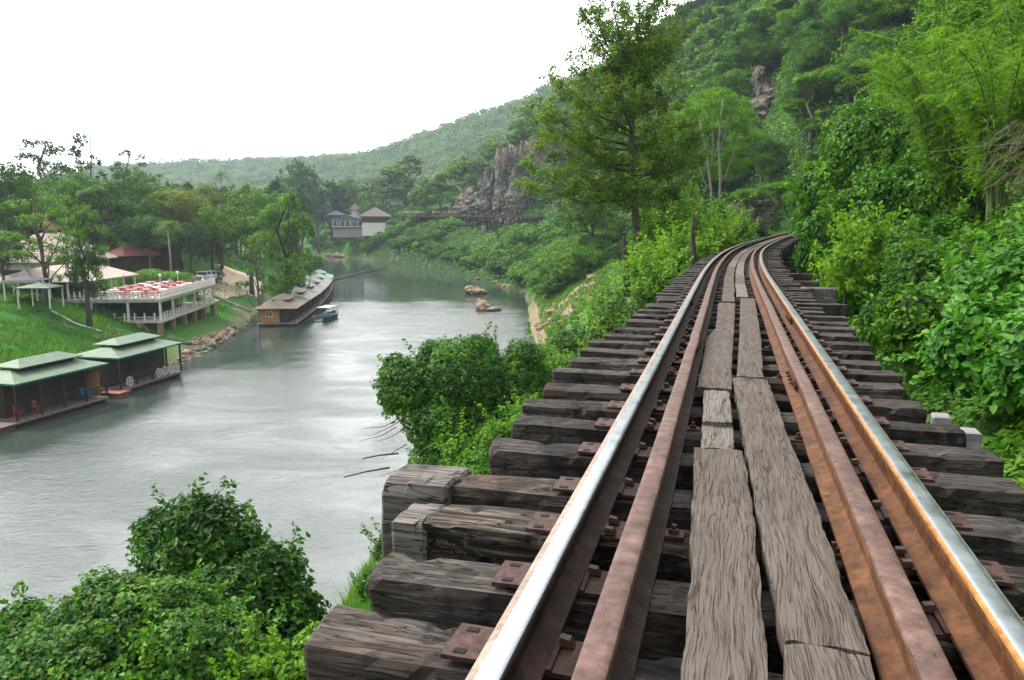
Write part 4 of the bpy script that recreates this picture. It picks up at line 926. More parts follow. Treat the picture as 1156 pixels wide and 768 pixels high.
# the big feathery tree
def feathery_tree():
    r = np.random.RandomState(3); Y = 33.0; foot = at_y(722, 345, Y); g = gz(foot[0], foot[1]); foot[2] = g
    o = thing('feathery_tree', 'tall feathery olive green tree standing beside the track against the sky', 'tree', tuple(foot))
    def w(px, py, dy=0): return at_y(px, py, Y+dy)-foot
    trunk = [w(722, 360)*[1, 1, 0]+[0, 0, -.3], w(724, 330), w(720, 280), w(716, 225), w(713, 165), w(714, 120), w(716, 92), w(712, 70)]
    b = MB(); b.tube(trunk, [.24, .20, .18, .16, .14, .11, .08, .04], 10)
    P, CV, C_ = [], [], []
    spec0 = [(714, 108, 690, 40, 0), (714, 108, 740, 35, 1), (715, 160, 655, 90, -1), (714, 150, 780, 80, 1), (713, 170, 640, 130, .5), (716, 190, 625, 165, -1), (716, 215, 770, 160, 1), (716, 220, 640, 205, 1), (716, 200, 730, 130, -1.5), (718, 230, 775, 200, -.6), (717, 250, 610, 250, .8), (718, 255, 650, 285, -.8), (718, 250, 680, 255, 1.6), (717, 245, 760, 225, .4), (716, 235, 600, 215, -1.4), (717, 250, 635, 270, .2), (715, 120, 760, 10, .8), (714, 130, 670, 60, 1.5), (718, 60, 690, -10, .5), (716, 180, 680, 150, 1.6), (716, 140, 745, 110, 1.5), (716, 210, 690, 190, -2), (716, 225, 620, 190, .6), (716, 175, 610, 120, .2), (722, 70, 750, -15, -.5), (716, 150, 640, 100, -1.7), (716, 215, 735, 205, 1.8)]
    spec = [(714, 95, 700, 5, .3), (714, 92, 738, 12, -.6), (714, 95, 662, -8, .8), (714, 95, 768, 45, .2), (714, 92, 720, -30, -.4), (714, 92, 690, 25, 1.2), (714, 92, 750, -15, 1.0), (715, 95, 655, 12, .4), (714, 95, 690, 2, -1.2), (714, 95, 755, 22, -1.5), (714, 105, 745, 55, -1), (714, 110, 680, 62, 1), (714, 120, 640, 62, -.6), (714, 130, 618, 84, .5), (714, 130, 765, 100, .8), (714, 150, 700, 95, -1.5),
            (714, 155, 650, 118, 1.4), (714, 165, 608, 120, -.8), (714, 165, 770, 140, -1.2), (715, 180, 730, 130, 1.6), (715, 185, 660, 160, -1.6), (715, 195, 612, 165, .8), (715, 200, 785, 180, .6), (716, 205, 745, 165, -1.4), (716, 210, 690, 180, 1.2),
            (716, 218, 640, 195, -.5), (716, 222, 765, 215, 1.2), (716, 225, 600, 205, .2), (717, 228, 720, 205, -1.8), (716, 190, 625, 145, 1.6), (716, 215, 672, 212, -1.2), (714, 140, 730, 80, 1.2), (716, 200, 598, 185, 1.5), (716, 170, 615, 140, -1.8), (716, 215, 775, 200, 1.6), (716, 195, 790, 150, -.8), (714, 150, 640, 98, -1.6), (714, 170, 760, 120, 1.8)]
    for (x0, y0, x1, y1, dy) in spec:
        a = w(x0, y0); e = w(x1, y1, dy*1.5); m = a*.45+e*.55+np.array([0, 0, -.10*np.linalg.norm(e-a)])+r.normal(size=3)*.15
        b.tube([a, m, e], [.06, .042, .016], 6)
        for t in np.linspace(.3, 1.0, 8):      # twigs with leaf pads
            q = (1-t)**2*a+2*t*(1-t)*m+t*t*e
            for _ in range(3):
                d = nrmz(r.normal(size=(1, 3))*[1, 1, .75])[0]*r.uniform(.3, .95); b.tube([q, q+d*.5+[0, 0, .06], q+d], [.014, .009, .004], 4, False); C_.append(q+d); C_.append(q+d*.55)
    C_ = np.array(C_); P, u, cv = clumps(C_, r.uniform(.18, .50, len(C_))*(r.uniform(size=len(C_)) > .10), 38, r, .8, .2)
    N = u*.4+np.array([0, 0, .8])+r.normal(size=u.shape)*.55
    me = foliage_mesh('crown', P, N, .135, r, cv, .5); me.materials.append(M['leaf_olive']); link('crown', me, None, o)
    b.build('trunk', M['bark'], o, smooth=True)
feathery_tree()
tree_px('broad', 2, 668, 215, 330, 90, 105, 'leaf', 'leafy green tree low behind the feathery one, over the dry slope'); tree_px('tall', 3, 752, 165, 300, 70, 52, 'leaf', 'green tree between the feathery tree and the pale stemmed one')
# broken stumps and dead poles beside the track
def pole(pts, rad, mat, name, label, cat):
    p0 = np.array(pts[0]); b = MB(); b.tube([np.array(p)-p0 for p in pts], rad, 8)
    return tag(b.build(name, M[mat], None, tuple(p0), smooth=True), label, cat)
def pxs(l, Y): return [at_y(x, y, Y) for x, y in l]
pole(pxs([(708, 335), (707, 300), (705, 275), (704, 266)], 31), [.16, .12, .12, .03], 'bark_dark', 'broken_stump', 'dark broken trunk left of the tall feathery tree', 'tree stump')
pole(pxs([(784, 312), (783, 290), (782, 262), (783, 238)], 24), [.17, .10, .055, .03], 'bark_dark', 'dead_tree', 'thin dead trunk standing at the sleeper ends among lime bushes', 'dead tree')
pole(pxs([(748, 282), (747, 255), (747, 225), (748, 190)], 45), [.2, .18, .16, .1], 'bark_dark', 'dead_tree', 'slim dark trunk further back between the two tall trees', 'tree trunk')
# pale multi stem tree in the cove
Yp = 62; f = at_y(808, 252, Yp); f[2] = gz(f[0], f[1]); o = thing('pale_stemmed_tree', 'pale multi stemmed tree with soft light crown at the bend', 'tree', tuple(f)); b = MB(); r = np.random.RandomState(9); C_ = []
for (x1, y1, x2, y2) in ((800, 190, 790, 140), (806, 190, 808, 120), (812, 195, 822, 130), (800, 215, 784, 180), (815, 215, 830, 175), (804, 180, 798, 120), (810, 180, 835, 140), (807, 200, 814, 112)):
    pass
for l, r0 in (([(804, 254), (803, 215), (797, 172), (789, 130)], .13), ([(812, 254), (813, 200), (811, 160), (816, 112)], .14), ([(803, 217), (795, 205), (787, 182)], .06), ([(813, 208), (820, 195), (829, 172)], .06), ([(811, 172), (819, 150), (829, 128)], .05), ([(802, 190), (805, 165), (804, 130)], .05), ([(799, 180), (790, 165), (780, 150)], .04)):
    q_ = [at_y(x, y, Yp)-f for x, y in l]
    if l[0][1] > 250: q_[0][2] = -.4
    b.tube(q_, [r0*(1-.75*i/(len(q_)-1)) for i in range(len(q_))], 8)
b.build('trunk', M['bark_pale'], o, smooth=True)
for i in range(330):
    an = r.uniform(0, 6.28); q = r.uniform(.1, 1)**.5; py_ = 152+math.sin(an)*q*52; C_.append(at_y(810+math.cos(an)*q*50, py_, Yp+(r.uniform(-2.5, 2.5) if py_ < 140 else r.uniform(.6, 3)))-f)
P, u, cv = clumps(np.array(C_), r.uniform(.3, .6, len(C_)), 60, r, .7, .2); me = foliage_mesh('crown', P, u*.4+[0, 0, .7]+r.normal(size=u.shape)*.5, .2, r, cv, .42); me.materials.append(M['leaf_light']); link('crown', me, None, o)

# ------------------------------------------------------------------ left bank and far trees
LT = [  # kind, seed, px, top, base, width px, Y, leaf, label
 ('broad', 1, -5, 150, 345, 100, 96, 'leaf_dark', 'dark broad tree cut by the picture edge on the far bank'),
 ('round', 1, 8, 250, 350, 62, 82, 'leaf_dark', 'dense dark rounded tree at the edge left of the restaurant'),
 ('open', 1, 58, 222, 372, 92, 79, 'leaf', 'layered tree with thin trunk in front of the tan roof'),
 ('open', 2, 100, 232, 378, 60, 77, 'leaf', 'slender layered tree rising past the terrace corner'),
 ('round', 2, 104, 265, 378, 40, 77.6, 'leaf_dark', 'dark rounded crown tree against the restaurant awning'),
 ('open', 3, 62, 160, 300, 92, 135, 'leaf_dark', 'tall open crowned tree against the white sky'),
 ('wispy', 1, 112, 146, 290, 46, 140, 'leaf_dark', 'sparse wispy tree sticking up highest in the row'),
 ('wispy', 2, 148, 166, 290, 46, 145, 'leaf_dark', 'sparse wispy tree beside the highest one'),
 ('wispy', 3, 96, 172, 290, 22, 142, 'leaf_dark', 'narrow wispy tree left of the highest one'),
 ('broad', 2, 158, 186, 295, 62, 150, 'leaf_dark', 'dark domed tree where the row drops toward the hill'),
 ('broad', 3, 95, 190, 300, 84, 125, 'leaf', 'bushy green tree below the wispy ones'),
 ('tall', 1, 125, 205, 300, 60, 120, 'leaf_blue', 'bluish green tree behind the small red roofs'),
 ('broad', 1, 30, 195, 330, 90, 108, 'leaf', 'green spreading tree over the brown roofed house'),
 ('broad', 2, 205, 210, 298, 78, 132, 'leaf_yellow', 'olive topped broad tree beside the palm'),
 ('broad', 3, 240, 204, 296, 72, 140, 'leaf_yellow', 'yellowish broad tree above the parked cars'),
 ('broad', 1, 283, 204, 302, 104, 134, 'leaf', 'large green tree shading the end of the dirt road'),
 ('open', 1, 292, 262, 328, 46, 106, 'leaf', 'small bright layered tree on the grass bank'),
 ('tall', 2, 322, 222, 332, 58, 114, 'leaf', 'tall dark trunked tree on the bank above the long raft'),
 ('tall', 3, 338, 245, 318, 44, 124, 'leaf', 'green tree leaning over the far end of the long raft'),
 ('broad', 2, 170, 240, 300, 60, 118, 'leaf_blue', 'shadowy tree in front of the dark wooden house'),
 ('broad', 3, 215, 250, 300, 60, 125, 'leaf_dark', 'dark undergrown tree between palm and cars'),
 ('tall', 1, 250, 245, 300, 40, 150, 'leaf_dark', 'dark tree behind the parked cars'),
 ('shrub', 1, 170, 296, 322, 44, 105, 'leaf_light', 'light green bush behind the terrace lamps'),
 ('shrub', 2, 200, 298, 320, 40, 108, 'leaf_light', 'yellow green bush beside the parked cars'),
 ('shrub', 3, 150, 300, 325, 34, 100, 'leaf', 'green bush at the end of the awning'),
 ('shrub', 1, 222, 306, 325, 30, 110, 'leaf_light', 'low light bush below the parked cars'),
 ('shrub', 2, 10, 335, 352, 40, 78, 'leaf_light', 'bright bush at the top of the grass slope'),
 ('shrub', 3, 35, 328, 350, 34, 79, 'leaf', 'green bush by the small canopy'),
 ('broad_far', 1, 340, 178, 262, 52, 330, 'leaf_blue', 'tall bluish tree past the bend of the river'),
 ('broad_far', 1, 318, 205, 272, 50, 300, 'leaf_blue', 'bluish broad tree left of the tall one past the bend'),
 ('broad_far', 2, 360, 212, 268, 44, 320, 'leaf_dark', 'dark tree behind the riverside house'),
 ('tall_far', 2, 458, 178, 245, 52, 330, 'leaf_olive', 'tall brownish tree above the crowd on the line'),
 ('round_far', 1, 418, 210, 246, 26, 318, 'leaf', 'round green tree behind the house with pyramid roof'),
 ('broad_far', 3, 395, 200, 245, 46, 340, 'leaf_blue', 'bluish tree above the riverside house'),
 ('broad_far', 1, 432, 200, 245, 46, 345, 'leaf_dark', 'darker tree between the round one and the brownish one'),
 ('tall_far', 3, 375, 205, 260, 36, 335, 'leaf_blue', 'narrow bluish tree left of the riverside house'),
 ('broad_far', 2, 498, 195, 240, 46, 280, 'leaf', 'green tree at the foot of the cliff'),
 ('broad_far', 3, 480, 208, 242, 40, 275, 'leaf', 'green tree right behind the crowd'),
 ('broad_far', 1, 525, 175, 225, 50, 285, 'leaf', 'green tree on the shoulder of the cliff'),
 ('round_far', 2, 560, 150, 190, 44, 290, 'leaf', 'rounded tree on the skyline above the cliff'),
 ('broad_far', 2, 598, 118, 165, 56, 285, 'leaf', 'broad tree highest on the cliff skyline')]
for t in LT: tree_px(*t[:8], t[8], bark='bark_dark' if 'dark trunk' in t[8] else 'bark')
def palm(px, top, base, Y, label, sc=1.0):
    a = at_y(px, top, Y); bb = at_y(px, base, Y); g = gz(bb[0], bb[1]); h = a[2]-g; o = thing('palm_tree', label, 'palm tree', (bb[0], bb[1], g)); r = np.random.RandomState(int(px))
    MB().tube([(0, 0, -.3), (.1, 0, h*.5), (0, 0, h)], [.17, .14, .12], 8).build('trunk', M['bark_pale'], o, smooth=True)
    P, N, T = [], [], []
    for i in range(17):
        an = i*2.4; el = r.uniform(-.2, 1.1); L = 2.3*sc
        for t in np.linspace(.12, 1, 26):
            q = np.array([math.cos(an)*math.cos(el), math.sin(an)*math.cos(el), math.sin(el)])*L*t+np.array([0, 0, -1.3*sc*t*t])
            for s in (-1, 1):
                d = np.array([-math.sin(an)*s, math.cos(an)*s, -.5]); P.append(q+d*.22*sc+[0, 0, h]); N.append([0, 0, 1]+r.normal(size=3)*.2); T.append(d)
    me = foliage_mesh('fronds', np.array(P), np.array(N), .5*sc, r, None, .22, False, np.array(T)); me.materials.append(M['leaf_light']); link('fronds', me, None, o)
for i, (px, top, base, w, Y, k) in enumerate([(512, 214, 238, 26, 270, 'round_far'), (530, 196, 226, 30, 266, 'broad_far'), (548, 178, 212, 30, 262, 'round_far'), (566, 160, 196, 32, 256, 'broad_far'), (585, 146, 182, 34, 257, 'broad_far'), (604, 132, 172, 36, 258, 'round_far'), (602, 205, 244, 26, 240, 'broad_far'), (618, 190, 240, 34, 240, 'tall_far'), (540, 205, 220, 14, 257, 'shrub'), (590, 176, 196, 16, 245, 'shrub'), (630, 150, 190, 36, 252, 'broad_far'), (570, 188, 204, 13, 250, 'shrub')]):
    tree_px(k, 1+i % 3, px, top, base, w, Y, ('leaf', 'leaf_blue', 'leaf_dark')[i % 3], 'green growth clinging to the cliff and its rim', group='growth on the cliff', name='cliff_tree', snap=False)
palm(192, 253, 298, 112, 'slim palm with pale trunk in front of the dark trees')
palm(183, 199, 240, 200, 'palm top showing in the tree line under the far hill', 1.2); palm(252, 197, 240, 205, 'second palm top in the tree line above the yellowish trees', 1.2)
for i in range(16):
    x = 172+i*11; tree_px(('broad', 'tall', 'open')[i % 3]+'_far', 1+i % 3, x, 206+(i*7) % 13, 262, 34, 190+(i*5) % 40, ('leaf_blue', 'leaf_dark')[i % 2], 'bluish green tree in the back row under the far hill', group='back row of trees')

# ------------------------------------------------------------------ hillside scatter
RS = np.random.RandomState(21)
CLX = []
def hill_ok(x, y):
    s, lat = to_track(x, y) if y < 84 else (0, 99)
    return lat > 6.5 if (y < 78) else True
def scatter(n, reg, kinds, hr, wr, leaves, label, group, cat='tree', minsep=1.0, name=None, win=(-60, 1230, -160, 700), zmin=-12.2, ok=None):
    pts = []; tries = 0
    while len(pts) < n and tries < n*60:
        tries += 1
        px = RS.uniform(reg[0], reg[1]); Y = math.exp(RS.uniform(math.log(reg[2]), math.log(reg[3]))); p = at_y(px, 250, Y); x, y = p[0], Y
        z = gz(x, y)
        if z < zmin: continue
        q = proj((x, y, z+3))
        if not (win[0] < q[0] < win[1] and win[2] < q[1] < win[3]): continue
        if ok and not ok(x, y, z, q): continue
        h = RS.uniform(*hr); w = RS.uniform(*wr)*h
        if any((x-a)**2+(y-b)**2 < (minsep*w*.5)**2 for a, b in pts[-400:]): continue
        pts.append((x, y)); k = kinds[RS.randint(len(kinds))]
        if Y > 140 and not k.endswith('_far'): k += '_far'
        tree(k, 1+RS.randint(3), (x, y, z-.3), h, w, leaves[RS.randint(len(leaves))], label, cat, group, name=name)
    return pts
hitc = hit(868, 112, 60, 300)
def okh(x, y, z, q):
    if y < 84 and to_track(x, y)[1] < 7: return False
    if 832 < q[0] < 912 and q[1] > 190 and y < 100: return False         # the bare rock wall
    if 838 < q[0] < 896 and 50 < q[1] < 165 and y < hitc[1]+8: return False
    if 495 < q[0] < 690 and 125 < q[1] < 252 and 215 < y < 262 and z > 0: return False      # the cliff face
    return True
# keep the slope between line and river on its own list
scatter(270, (640, 1260, 30, 130), ('broad', 'tall', 'round', 'broad'), (5, 9), (.65, .95), ('leaf', 'leaf_dark', 'leaf', 'leaf_blue', 'leaf_light'), 'green tree in the forest on the near hillside', 'near hillside forest trees', minsep=.6, ok=okh, zmin=0, name='hillside_tree')
scatter(290, (600, 1260, 110, 330), ('broad', 'round', 'tall'), (8, 13), (.75, 1.05), ('leaf', 'leaf', 'leaf_dark', 'leaf_blue', 'leaf_light'), 'green tree in the forest high on the steep hill', 'steep hill forest trees', minsep=.7, ok=okh, zmin=2, name='forest_tree')
def okb(x, y, z, q): return q[1] > (276 if 495 < q[0] < 572 else 252) and (river_d(np.array([x]), np.array([y]))[0] > 1.5) and not (366 < q[0] < 450 and y > 285 and q[1] < 268)
scatter(295, (395, 690, 100, 300), ('shrub',), (3.0, 6.0), (.85, 1.3), ('leaf', 'leaf_blue', 'leaf', 'leaf_light'), 'green bush on the wooded bank below the far viaduct', 'bushes on the wooded far bank', 'bush', minsep=.45, ok=okb, name='riverbank_bush', zmin=-12.8)
def okm(x, y, z, q):
    s, lat = to_track(x, y); return lat < -3.2 and river_d(np.array([x]), np.array([y]))[0] > 1.5 and not (585 < q[0] < 745 and 275 < q[1] < 400)
scatter(70, (640, 850, 30, 125), ('shrub', 'shrub', 'tall'), (2.2, 4.2), (.8, 1.2), ('leaf', 'leaf_dark', 'leaf_blue', 'leaf_light'), 'bush on the slope between the track bend and the river', 'bushes inside the track bend', 'bush', minsep=.6, ok=okm)
scatter(140, (400, 600, 185, 300), ('shrub',), (3.0, 5.0), (.9, 1.3), ('leaf', 'leaf_blue', 'leaf', 'leaf_light'), 'green bush on the steep bank under the crowd', 'bushes on the bank under the crowd', 'bush', minsep=.4, ok=okb, name='bank_bush', zmin=-12.8)
def okf(x, y, z, q): return q[1] > 236 and river_d(np.array([x]), np.array([y]))[0] > 1.5 and not (366 < q[0] < 450 and q[1] < 258 and y > 288)
scatter(70, (330, 520, 245, 345), ('shrub',), (4, 7), (.9, 1.3), ('leaf', 'leaf_blue', 'leaf_light'), 'green bush on the bank under the riverside house', 'bushes under the riverside house', 'bush', minsep=.5, name='waterside_bush', ok=okf, zmin=-12.5)
for i, (px, top, base, w, Y, k, lf) in enumerate([(835, 175, 222, 50, 100, 'broad', 'leaf_dark'), (868, 165, 215, 52, 102, 'tall', 'leaf'), (905, 170, 222, 60, 98, 'broad', 'leaf'), (930, 150, 215, 60, 92, 'round', 'leaf_dark'), (925, 100, 165, 66, 104, 'broad', 'leaf'), (960, 60, 140, 80, 88, 'broad', 'leaf_dark'), (1000, 30, 110, 90, 76, 'broad', 'leaf'), (940, 10, 80, 80, 110, 'broad', 'leaf'), (820, 195, 235, 40, 96, 'tall', 'leaf_dark')]):
    tree_px(k, 1+i % 3, px, top, base, w, Y, lf, 'green tree on the slope over the rock wall at the bend', group='trees above the rock wall', snap=False)
for i, (px, top, base, w, Y) in enumerate([(915, 225, 262, 34, 78), (905, 205, 240, 40, 86), (845, 205, 232, 40, 92), (880, 198, 222, 44, 90), (930, 235, 268, 36, 70)]):
    tree_px('shrub', 1+i % 3, px, top, base, w, Y, ('leaf', 'leaf_light')[i % 2], 'bush on and beside the rock wall at the bend', 'bush', 'bushes at the rock wall', snap=False)
scatter(30, (850, 1260, 26, 60), ('shrub', 'round'), (2.5, 4.5), (.8, 1.1), ('leaf', 'leaf_dark', 'leaf_vine'), 'dense bush on the steep bank above the draped tree', 'bushes above the draped tree', 'bush', minsep=.6, ok=okh, zmin=0)
def okl(x, y, z, q): return x < -62 and z > -9
scatter(110, (-60, 330, 130, 300), ('broad', 'tall', 'round'), (10, 17), (.6, .85), ('leaf', 'leaf_dark', 'leaf_blue'), 'green tree in the wood behind the restaurant', 'wood behind the restaurant', minsep=.6, ok=okl)
# far hills: one mass of crowns
def far_forest():
    r = np.random.RandomState(4); n = 7500; px = r.uniform(60, 760, n*3); Y = np.exp(r.uniform(math.log(330), math.log(1250), n*3))
    X = (px-578)/FPX*Y*1.0; Z = ground(X, Y); q = [(proj((x, y, z))) for x, y, z in zip(X, Y, Z)]
    k = np.array([(z > -8) and a[1] < 262 for a, z in zip(q, Z)]); X, Y, Z = X[k][:n], Y[k][:n], Z[k][:n]; m = len(X)
    rad = r.uniform(3.2, 6.5, m); C_ = np.stack([X, Y, Z+rad*.35], 1); P, u, cv = clumps(C_, rad, 62, r, .8, .8)
    keep = u[:, 2] > -.35; P, u, cv = P[keep], u[keep], cv[keep]
    cv = np.repeat(r.uniform(0, 1, m), 62)[keep]*.7+cv*.3; me = foliage_mesh('distant_forest', P, u+np.array([0, 0, .4])+r.normal(size=u.shape)*.3, 1.7, r, cv, .8); me.materials.append(M['leaf_far'])
    tag(link('distant_forest', me), 'hazy continuous forest over the far hills', 'forest', kind='stuff')
M['leaf_far'] = leafmat('far_forest_leaves', (.016, .052, .014), (.040, .11, .024), (.10, .20, .038), .2)
far_forest()
def undergrowth():
    """low leaf cover wherever the slopes show between trees, spread evenly over the real surface, steep or flat"""
    r = np.random.RandomState(6); V = np.stack([GX.ravel(), GY.ravel(), gZ], 1); A, B, Cc, D = V[Fq[:, 0]], V[Fq[:, 1]], V[Fq[:, 2]], V[Fq[:, 3]]
    ce = (A+B+Cc+D)/4; nr = np.cross(Cc-A, D-B); ar = np.linalg.norm(nr, axis=1)/2; nr = nr/(ar[:, None]*2+1e-9); nr *= np.sign(nr[:, 2:3]+1e-9)
    X, Y, Z = ce.T; R = np.hypot(X, Y); rd = river_d(X, Y); xc = np.interp(Y, TP[:, 1], TP[:, 0]); m = np.interp(Y, _ys, _sl); lat = np.where(Y > 86, 50, (X-xc)/np.sqrt(1+m*m)); qx = 578+FPX*X/np.maximum(Y, .5); qy = 250-(Z-CAMZ)/np.maximum(Y, .5)*FPX
    ok = (Y > 1.5) & (R < 380) & (qx > -120) & (qx < 1500) & (rd > .5) & (Z > -12.85) & ((np.abs(lat) > 2.2) | (Y < 55))
    ok &= ~((qx > 592) & (qx < 668) & (qy > 300) & (qy < 385))            # the dry slope stays bare
    left = X < -34+np.clip((Y-250)*-.3, -60, 0); ok &= ~((X < -34) & (X > -60) & (Y < 215)); ok &= ~((X < -60) & (Y < 110)); ok &= ~((qx > 366) & (qx < 450) & (Y > 285) & (qy < 262) & (Y < 300))
    w = np.where(ok, ar/np.maximum(R, 12)**1.75, 0); k = r.choice(len(w), 330000, p=w/w.sum()); u, v = r.uniform(size=(2, len(k), 1)); P = (A[k]*(1-u)+B[k]*u)*(1-v)+(D[k]*(1-u)+Cc[k]*u)*v
    Rk = R[k]; ls = np.clip(.0045*Rk, .10, .95)**.9; tuft = vnoise(P/(ls[:, None]*5), 3); P = P+nr[k]*(r.uniform(0, 1, len(k))**1.3*ls*2.4*(.55+tuft*.5))[:, None]
    me = foliage_mesh('undergrowth', P, nr[k]*.7+np.array([0, 0, .5])+r.normal(size=P.shape)*.5, ls, r, np.clip(.5+tuft*.5, 0, 1), .6); me.materials.append(M['leaf']); tag(link('undergrowth', me), 'low green undergrowth covering the slopes', 'undergrowth', kind='stuff')
undergrowth()
def hillside_forest():
    r = np.random.RandomState(14); n = 9000; px = r.uniform(560, 1300, n); Y = np.exp(r.uniform(math.log(125), math.log(360), n)); X = (px-578)/FPX*Y; Z = ground(X, Y)
    k = (Z > 3) & ~((px > 560) & (px < 690) & (Y < 262)) & ~((px > 830) & (px < 905) & (Y < hitc[1]+12)); X, Y, Z = X[k][:1500], Y[k][:1500], Z[k][:1500]; m = len(X); rad = r.uniform(2.2, 3.8, m)
    C0 = np.stack([X, Y, Z+rad*1.1], 1); sub_ = np.repeat(C0, 7, 0)+nrmz(r.normal(size=(m*7, 3)))*np.repeat(rad, 7)[:, None]*.62*np.array([1, 1, .7]); P, u, cv = clumps(sub_, np.repeat(rad, 7)*.48, 34, r, .75, .7); cv = np.repeat(r.uniform(0, 1, m), 7*34)*.6+cv*.4
    keep = u[:, 2] > -.4; P, u, cv = P[keep], u[keep], cv[keep]
    me = foliage_mesh('hillside_forest', P, u*.7+np.array([0, 0, .5])+r.normal(size=u.shape)*.4, .62, r, cv, .6); me.materials.append(M['leaf']); tag(link('hillside_forest', me), 'unbroken forest canopy filling the steep hill between the nearer trees', 'forest', kind='stuff')
hillside_forest()
def grass():
    r = np.random.RandomState(7); out = []
    for (px0, px1, y0, y1, n, h, fn) in ((-120, 330, 48, 135, 70000, .42, 'l'), (370, 480, 9, 34, 26000, .6, 'n'), (585, 700, 75, 130, 16000, .55, 'd')):
        px = r.uniform(px0, px1, n); Y = np.exp(r.uniform(math.log(y0), math.log(y1), n)); X = (px-578)/FPX*Y; Z = ground(X, Y); rd = river_d(X, Y); cl = vnoise(np.stack([X, Y, X*0], 1)/1.6, 9)
        k = (rd > (2.4 if fn == 'l' else .4)) & (Z > (-11.6 if fn == 'l' else -12.9)) & (cl > -.55)
        if fn == 'l': k &= (X < -34) & ~((X < -42) & (Y > 115) & (Z > -7))
        X, Y, Z, cl = X[k], Y[k], Z[k], cl[k]; m = len(X); a = r.uniform(0, 6.28, m); hh = h*r.uniform(.4, 1.3, m)*(1+.5*cl); lw = .016 if fn == 'n' else .07
        dx, dy = np.cos(a)*lw, np.sin(a)*lw; lx, ly = r.normal(size=m)*.35*hh, r.normal(size=m)*.35*hh
        V = np.stack([np.stack([X-dx, Y-dy, Z-.05], 1), np.stack([X+dx, Y+dy, Z-.05], 1), np.stack([X+lx, Y+ly, Z+hh], 1)], 1).reshape(-1, 3); out.append((V, np.clip(.5+cl*.5, 0, 1)))
    V = np.concatenate([a for a, _ in out]); cv = np.concatenate([b for _, b in out])
    me = np_mesh('grass', V, None, np.arange(len(V)).reshape(-1, 3), {'rnd': np.clip(cv*.6+r.uniform(0, .4, len(cv)), 0, 1)}); me.materials.append(M['leaf_grass']); tag(link('grass', me), 'long green grass on the river banks', 'grass', kind='stuff')
M['leaf_grass'] = leafmat('grass_blades', (.03, .11, .014), (.06, .20, .025), (.13, .30, .05), .35)
grass()
# ------------------------------------------------------------------ rock faces
def crag(name, cx, cy, zc, rx, ry, rz, mat, label, seed, rot=0, n=90, amp=.22, kind='structure'):
    """a solid rock mass, streaked and fissured downwards"""
    a = np.linspace(0, 2*np.pi, n, endpoint=False); t = np.linspace(-1, 1, n//2); A, T = np.meshgrid(a, t); prof = (1-np.abs(T)**3.2)**.5
    prof = prof*(1-.30*T); D = np.stack([np.cos(A), np.sin(A), T], -1).reshape(-1, 3)
    wv = np.stack([D[:, 0]*rx/7, D[:, 1]*ry/7, D[:, 2]*rz/8.5], 1)+seed
    k = 1+fbm(wv, seed, 5)*amp-np.abs(fbm(wv*np.array([4, 4, .8]), seed+3, 4))*amp*.55-np.abs(fbm(wv*np.array([2.6, 2.6, 5.5]), seed+13, 4))*amp*.6+np.round(fbm(wv*1.9, seed+8, 3)*3)/3*amp*.5
    P = np.stack([D[:, 0]*rx*prof.ravel()*k, D[:, 1]*ry*prof.ravel()*k, D[:, 2]*rz*(1+(k-1)*.5)], 1)
    c, s = math.cos(rot), math.sin(rot); P = np.stack([P[:, 0]*c-P[:, 1]*s+cx, P[:, 0]*s+P[:, 1]*c+cy, P[:, 2]+zc], 1)
    m = n//2; i, j = np.meshgrid(np.arange(m-1), np.arange(n), indexing='ij'); i, j = i.ravel(), j.ravel()
    F = np.stack([i*n+j, i*n+(j+1) % n, (i+1)*n+(j+1) % n, (i+1)*n+j], 1)
    o = link(name, np_mesh(name, P, F), M[mat]); return tag(o, label, 'cliff' if kind is None else None, kind=kind)
def cliff_mat(name, pale, mid, dark, orange):
    n = NT(name); c = n.coord(); st = n.n('ShaderNodeMapping', I0=c, i_Scale=(.35, .35, .13)).outputs[0]
    a = n.noise(st, 1.4, 6, .65, .6); b = n.noise(c, .10, 4, .6); f = n.noise(c, .9, 6, .7)
    col = n.ramp(a, [(.34, dark), (.47, mid), (.62, pale)]); col = n.mix(n.ramp(b, [(.48, 0), (.58, .8)]), col, n.mix(n.ramp(f, [(.3, 0), (.7, 1)]), orange, pale))
    col = n.mix(n.ramp(f, [(.52, 0), (.58, .9)]), col, (.025, .075, .015))
    n.bsdf(col, .95, 0, .15, n.bump(n.math('ADD', a, n.math('MULTIPLY', f, .5)), .9, .8)); return n.m
M['cliff'] = cliff_mat('limestone_cliff', (.32, .275, .25), (.13, .115, .11), (.045, .041, .042), (.34, .225, .165))
M['crag'] = cliff_mat('hillside_crag', (.22, .18, .16), (.10, .08, .075), (.04, .032, .03), (.17, .12, .095))
def ctr(px, py, Y): return at_y(px, py, Y)
for i, (px, py, Y, rx, ry, rz) in enumerate([(590, 205, 254, 6, 8, 14), (574, 208, 255, 6, 7, 13.5), (556, 218, 258, 6, 7, 10.5), (538, 228, 263, 6, 6, 7.5), (520, 236, 271, 5, 5, 5.5), (606, 198, 254, 6, 8, 15), (640, 168, 252, 6, 6, 5), (668, 166, 250, 5, 6, 4.5), (566, 200, 251, 2.5, 3, 11), (583, 214, 247, 3, 3, 10), (546, 226, 256, 2.5, 3, 7)]):
    p = ctr(px, py, Y); crag('cliff', p[0], p[1], p[2]-2, rx, ry, rz, 'cliff', None, 3+i*2, .3*i, 120, .42)
p = hitc; k_ = p[1]/126; crag('crag', p[0], p[1]+1.5, p[2]-1, 3.4*k_, 4.2, 4.0*k_, 'crag', None, 9, 0, 90, .4); crag('crag', p[0]-1.0*k_, p[1]+2, p[2]+2.2*k_, 1.7*k_, 3.0, 3.4*k_, 'crag', None, 19, 0, 80, .4)
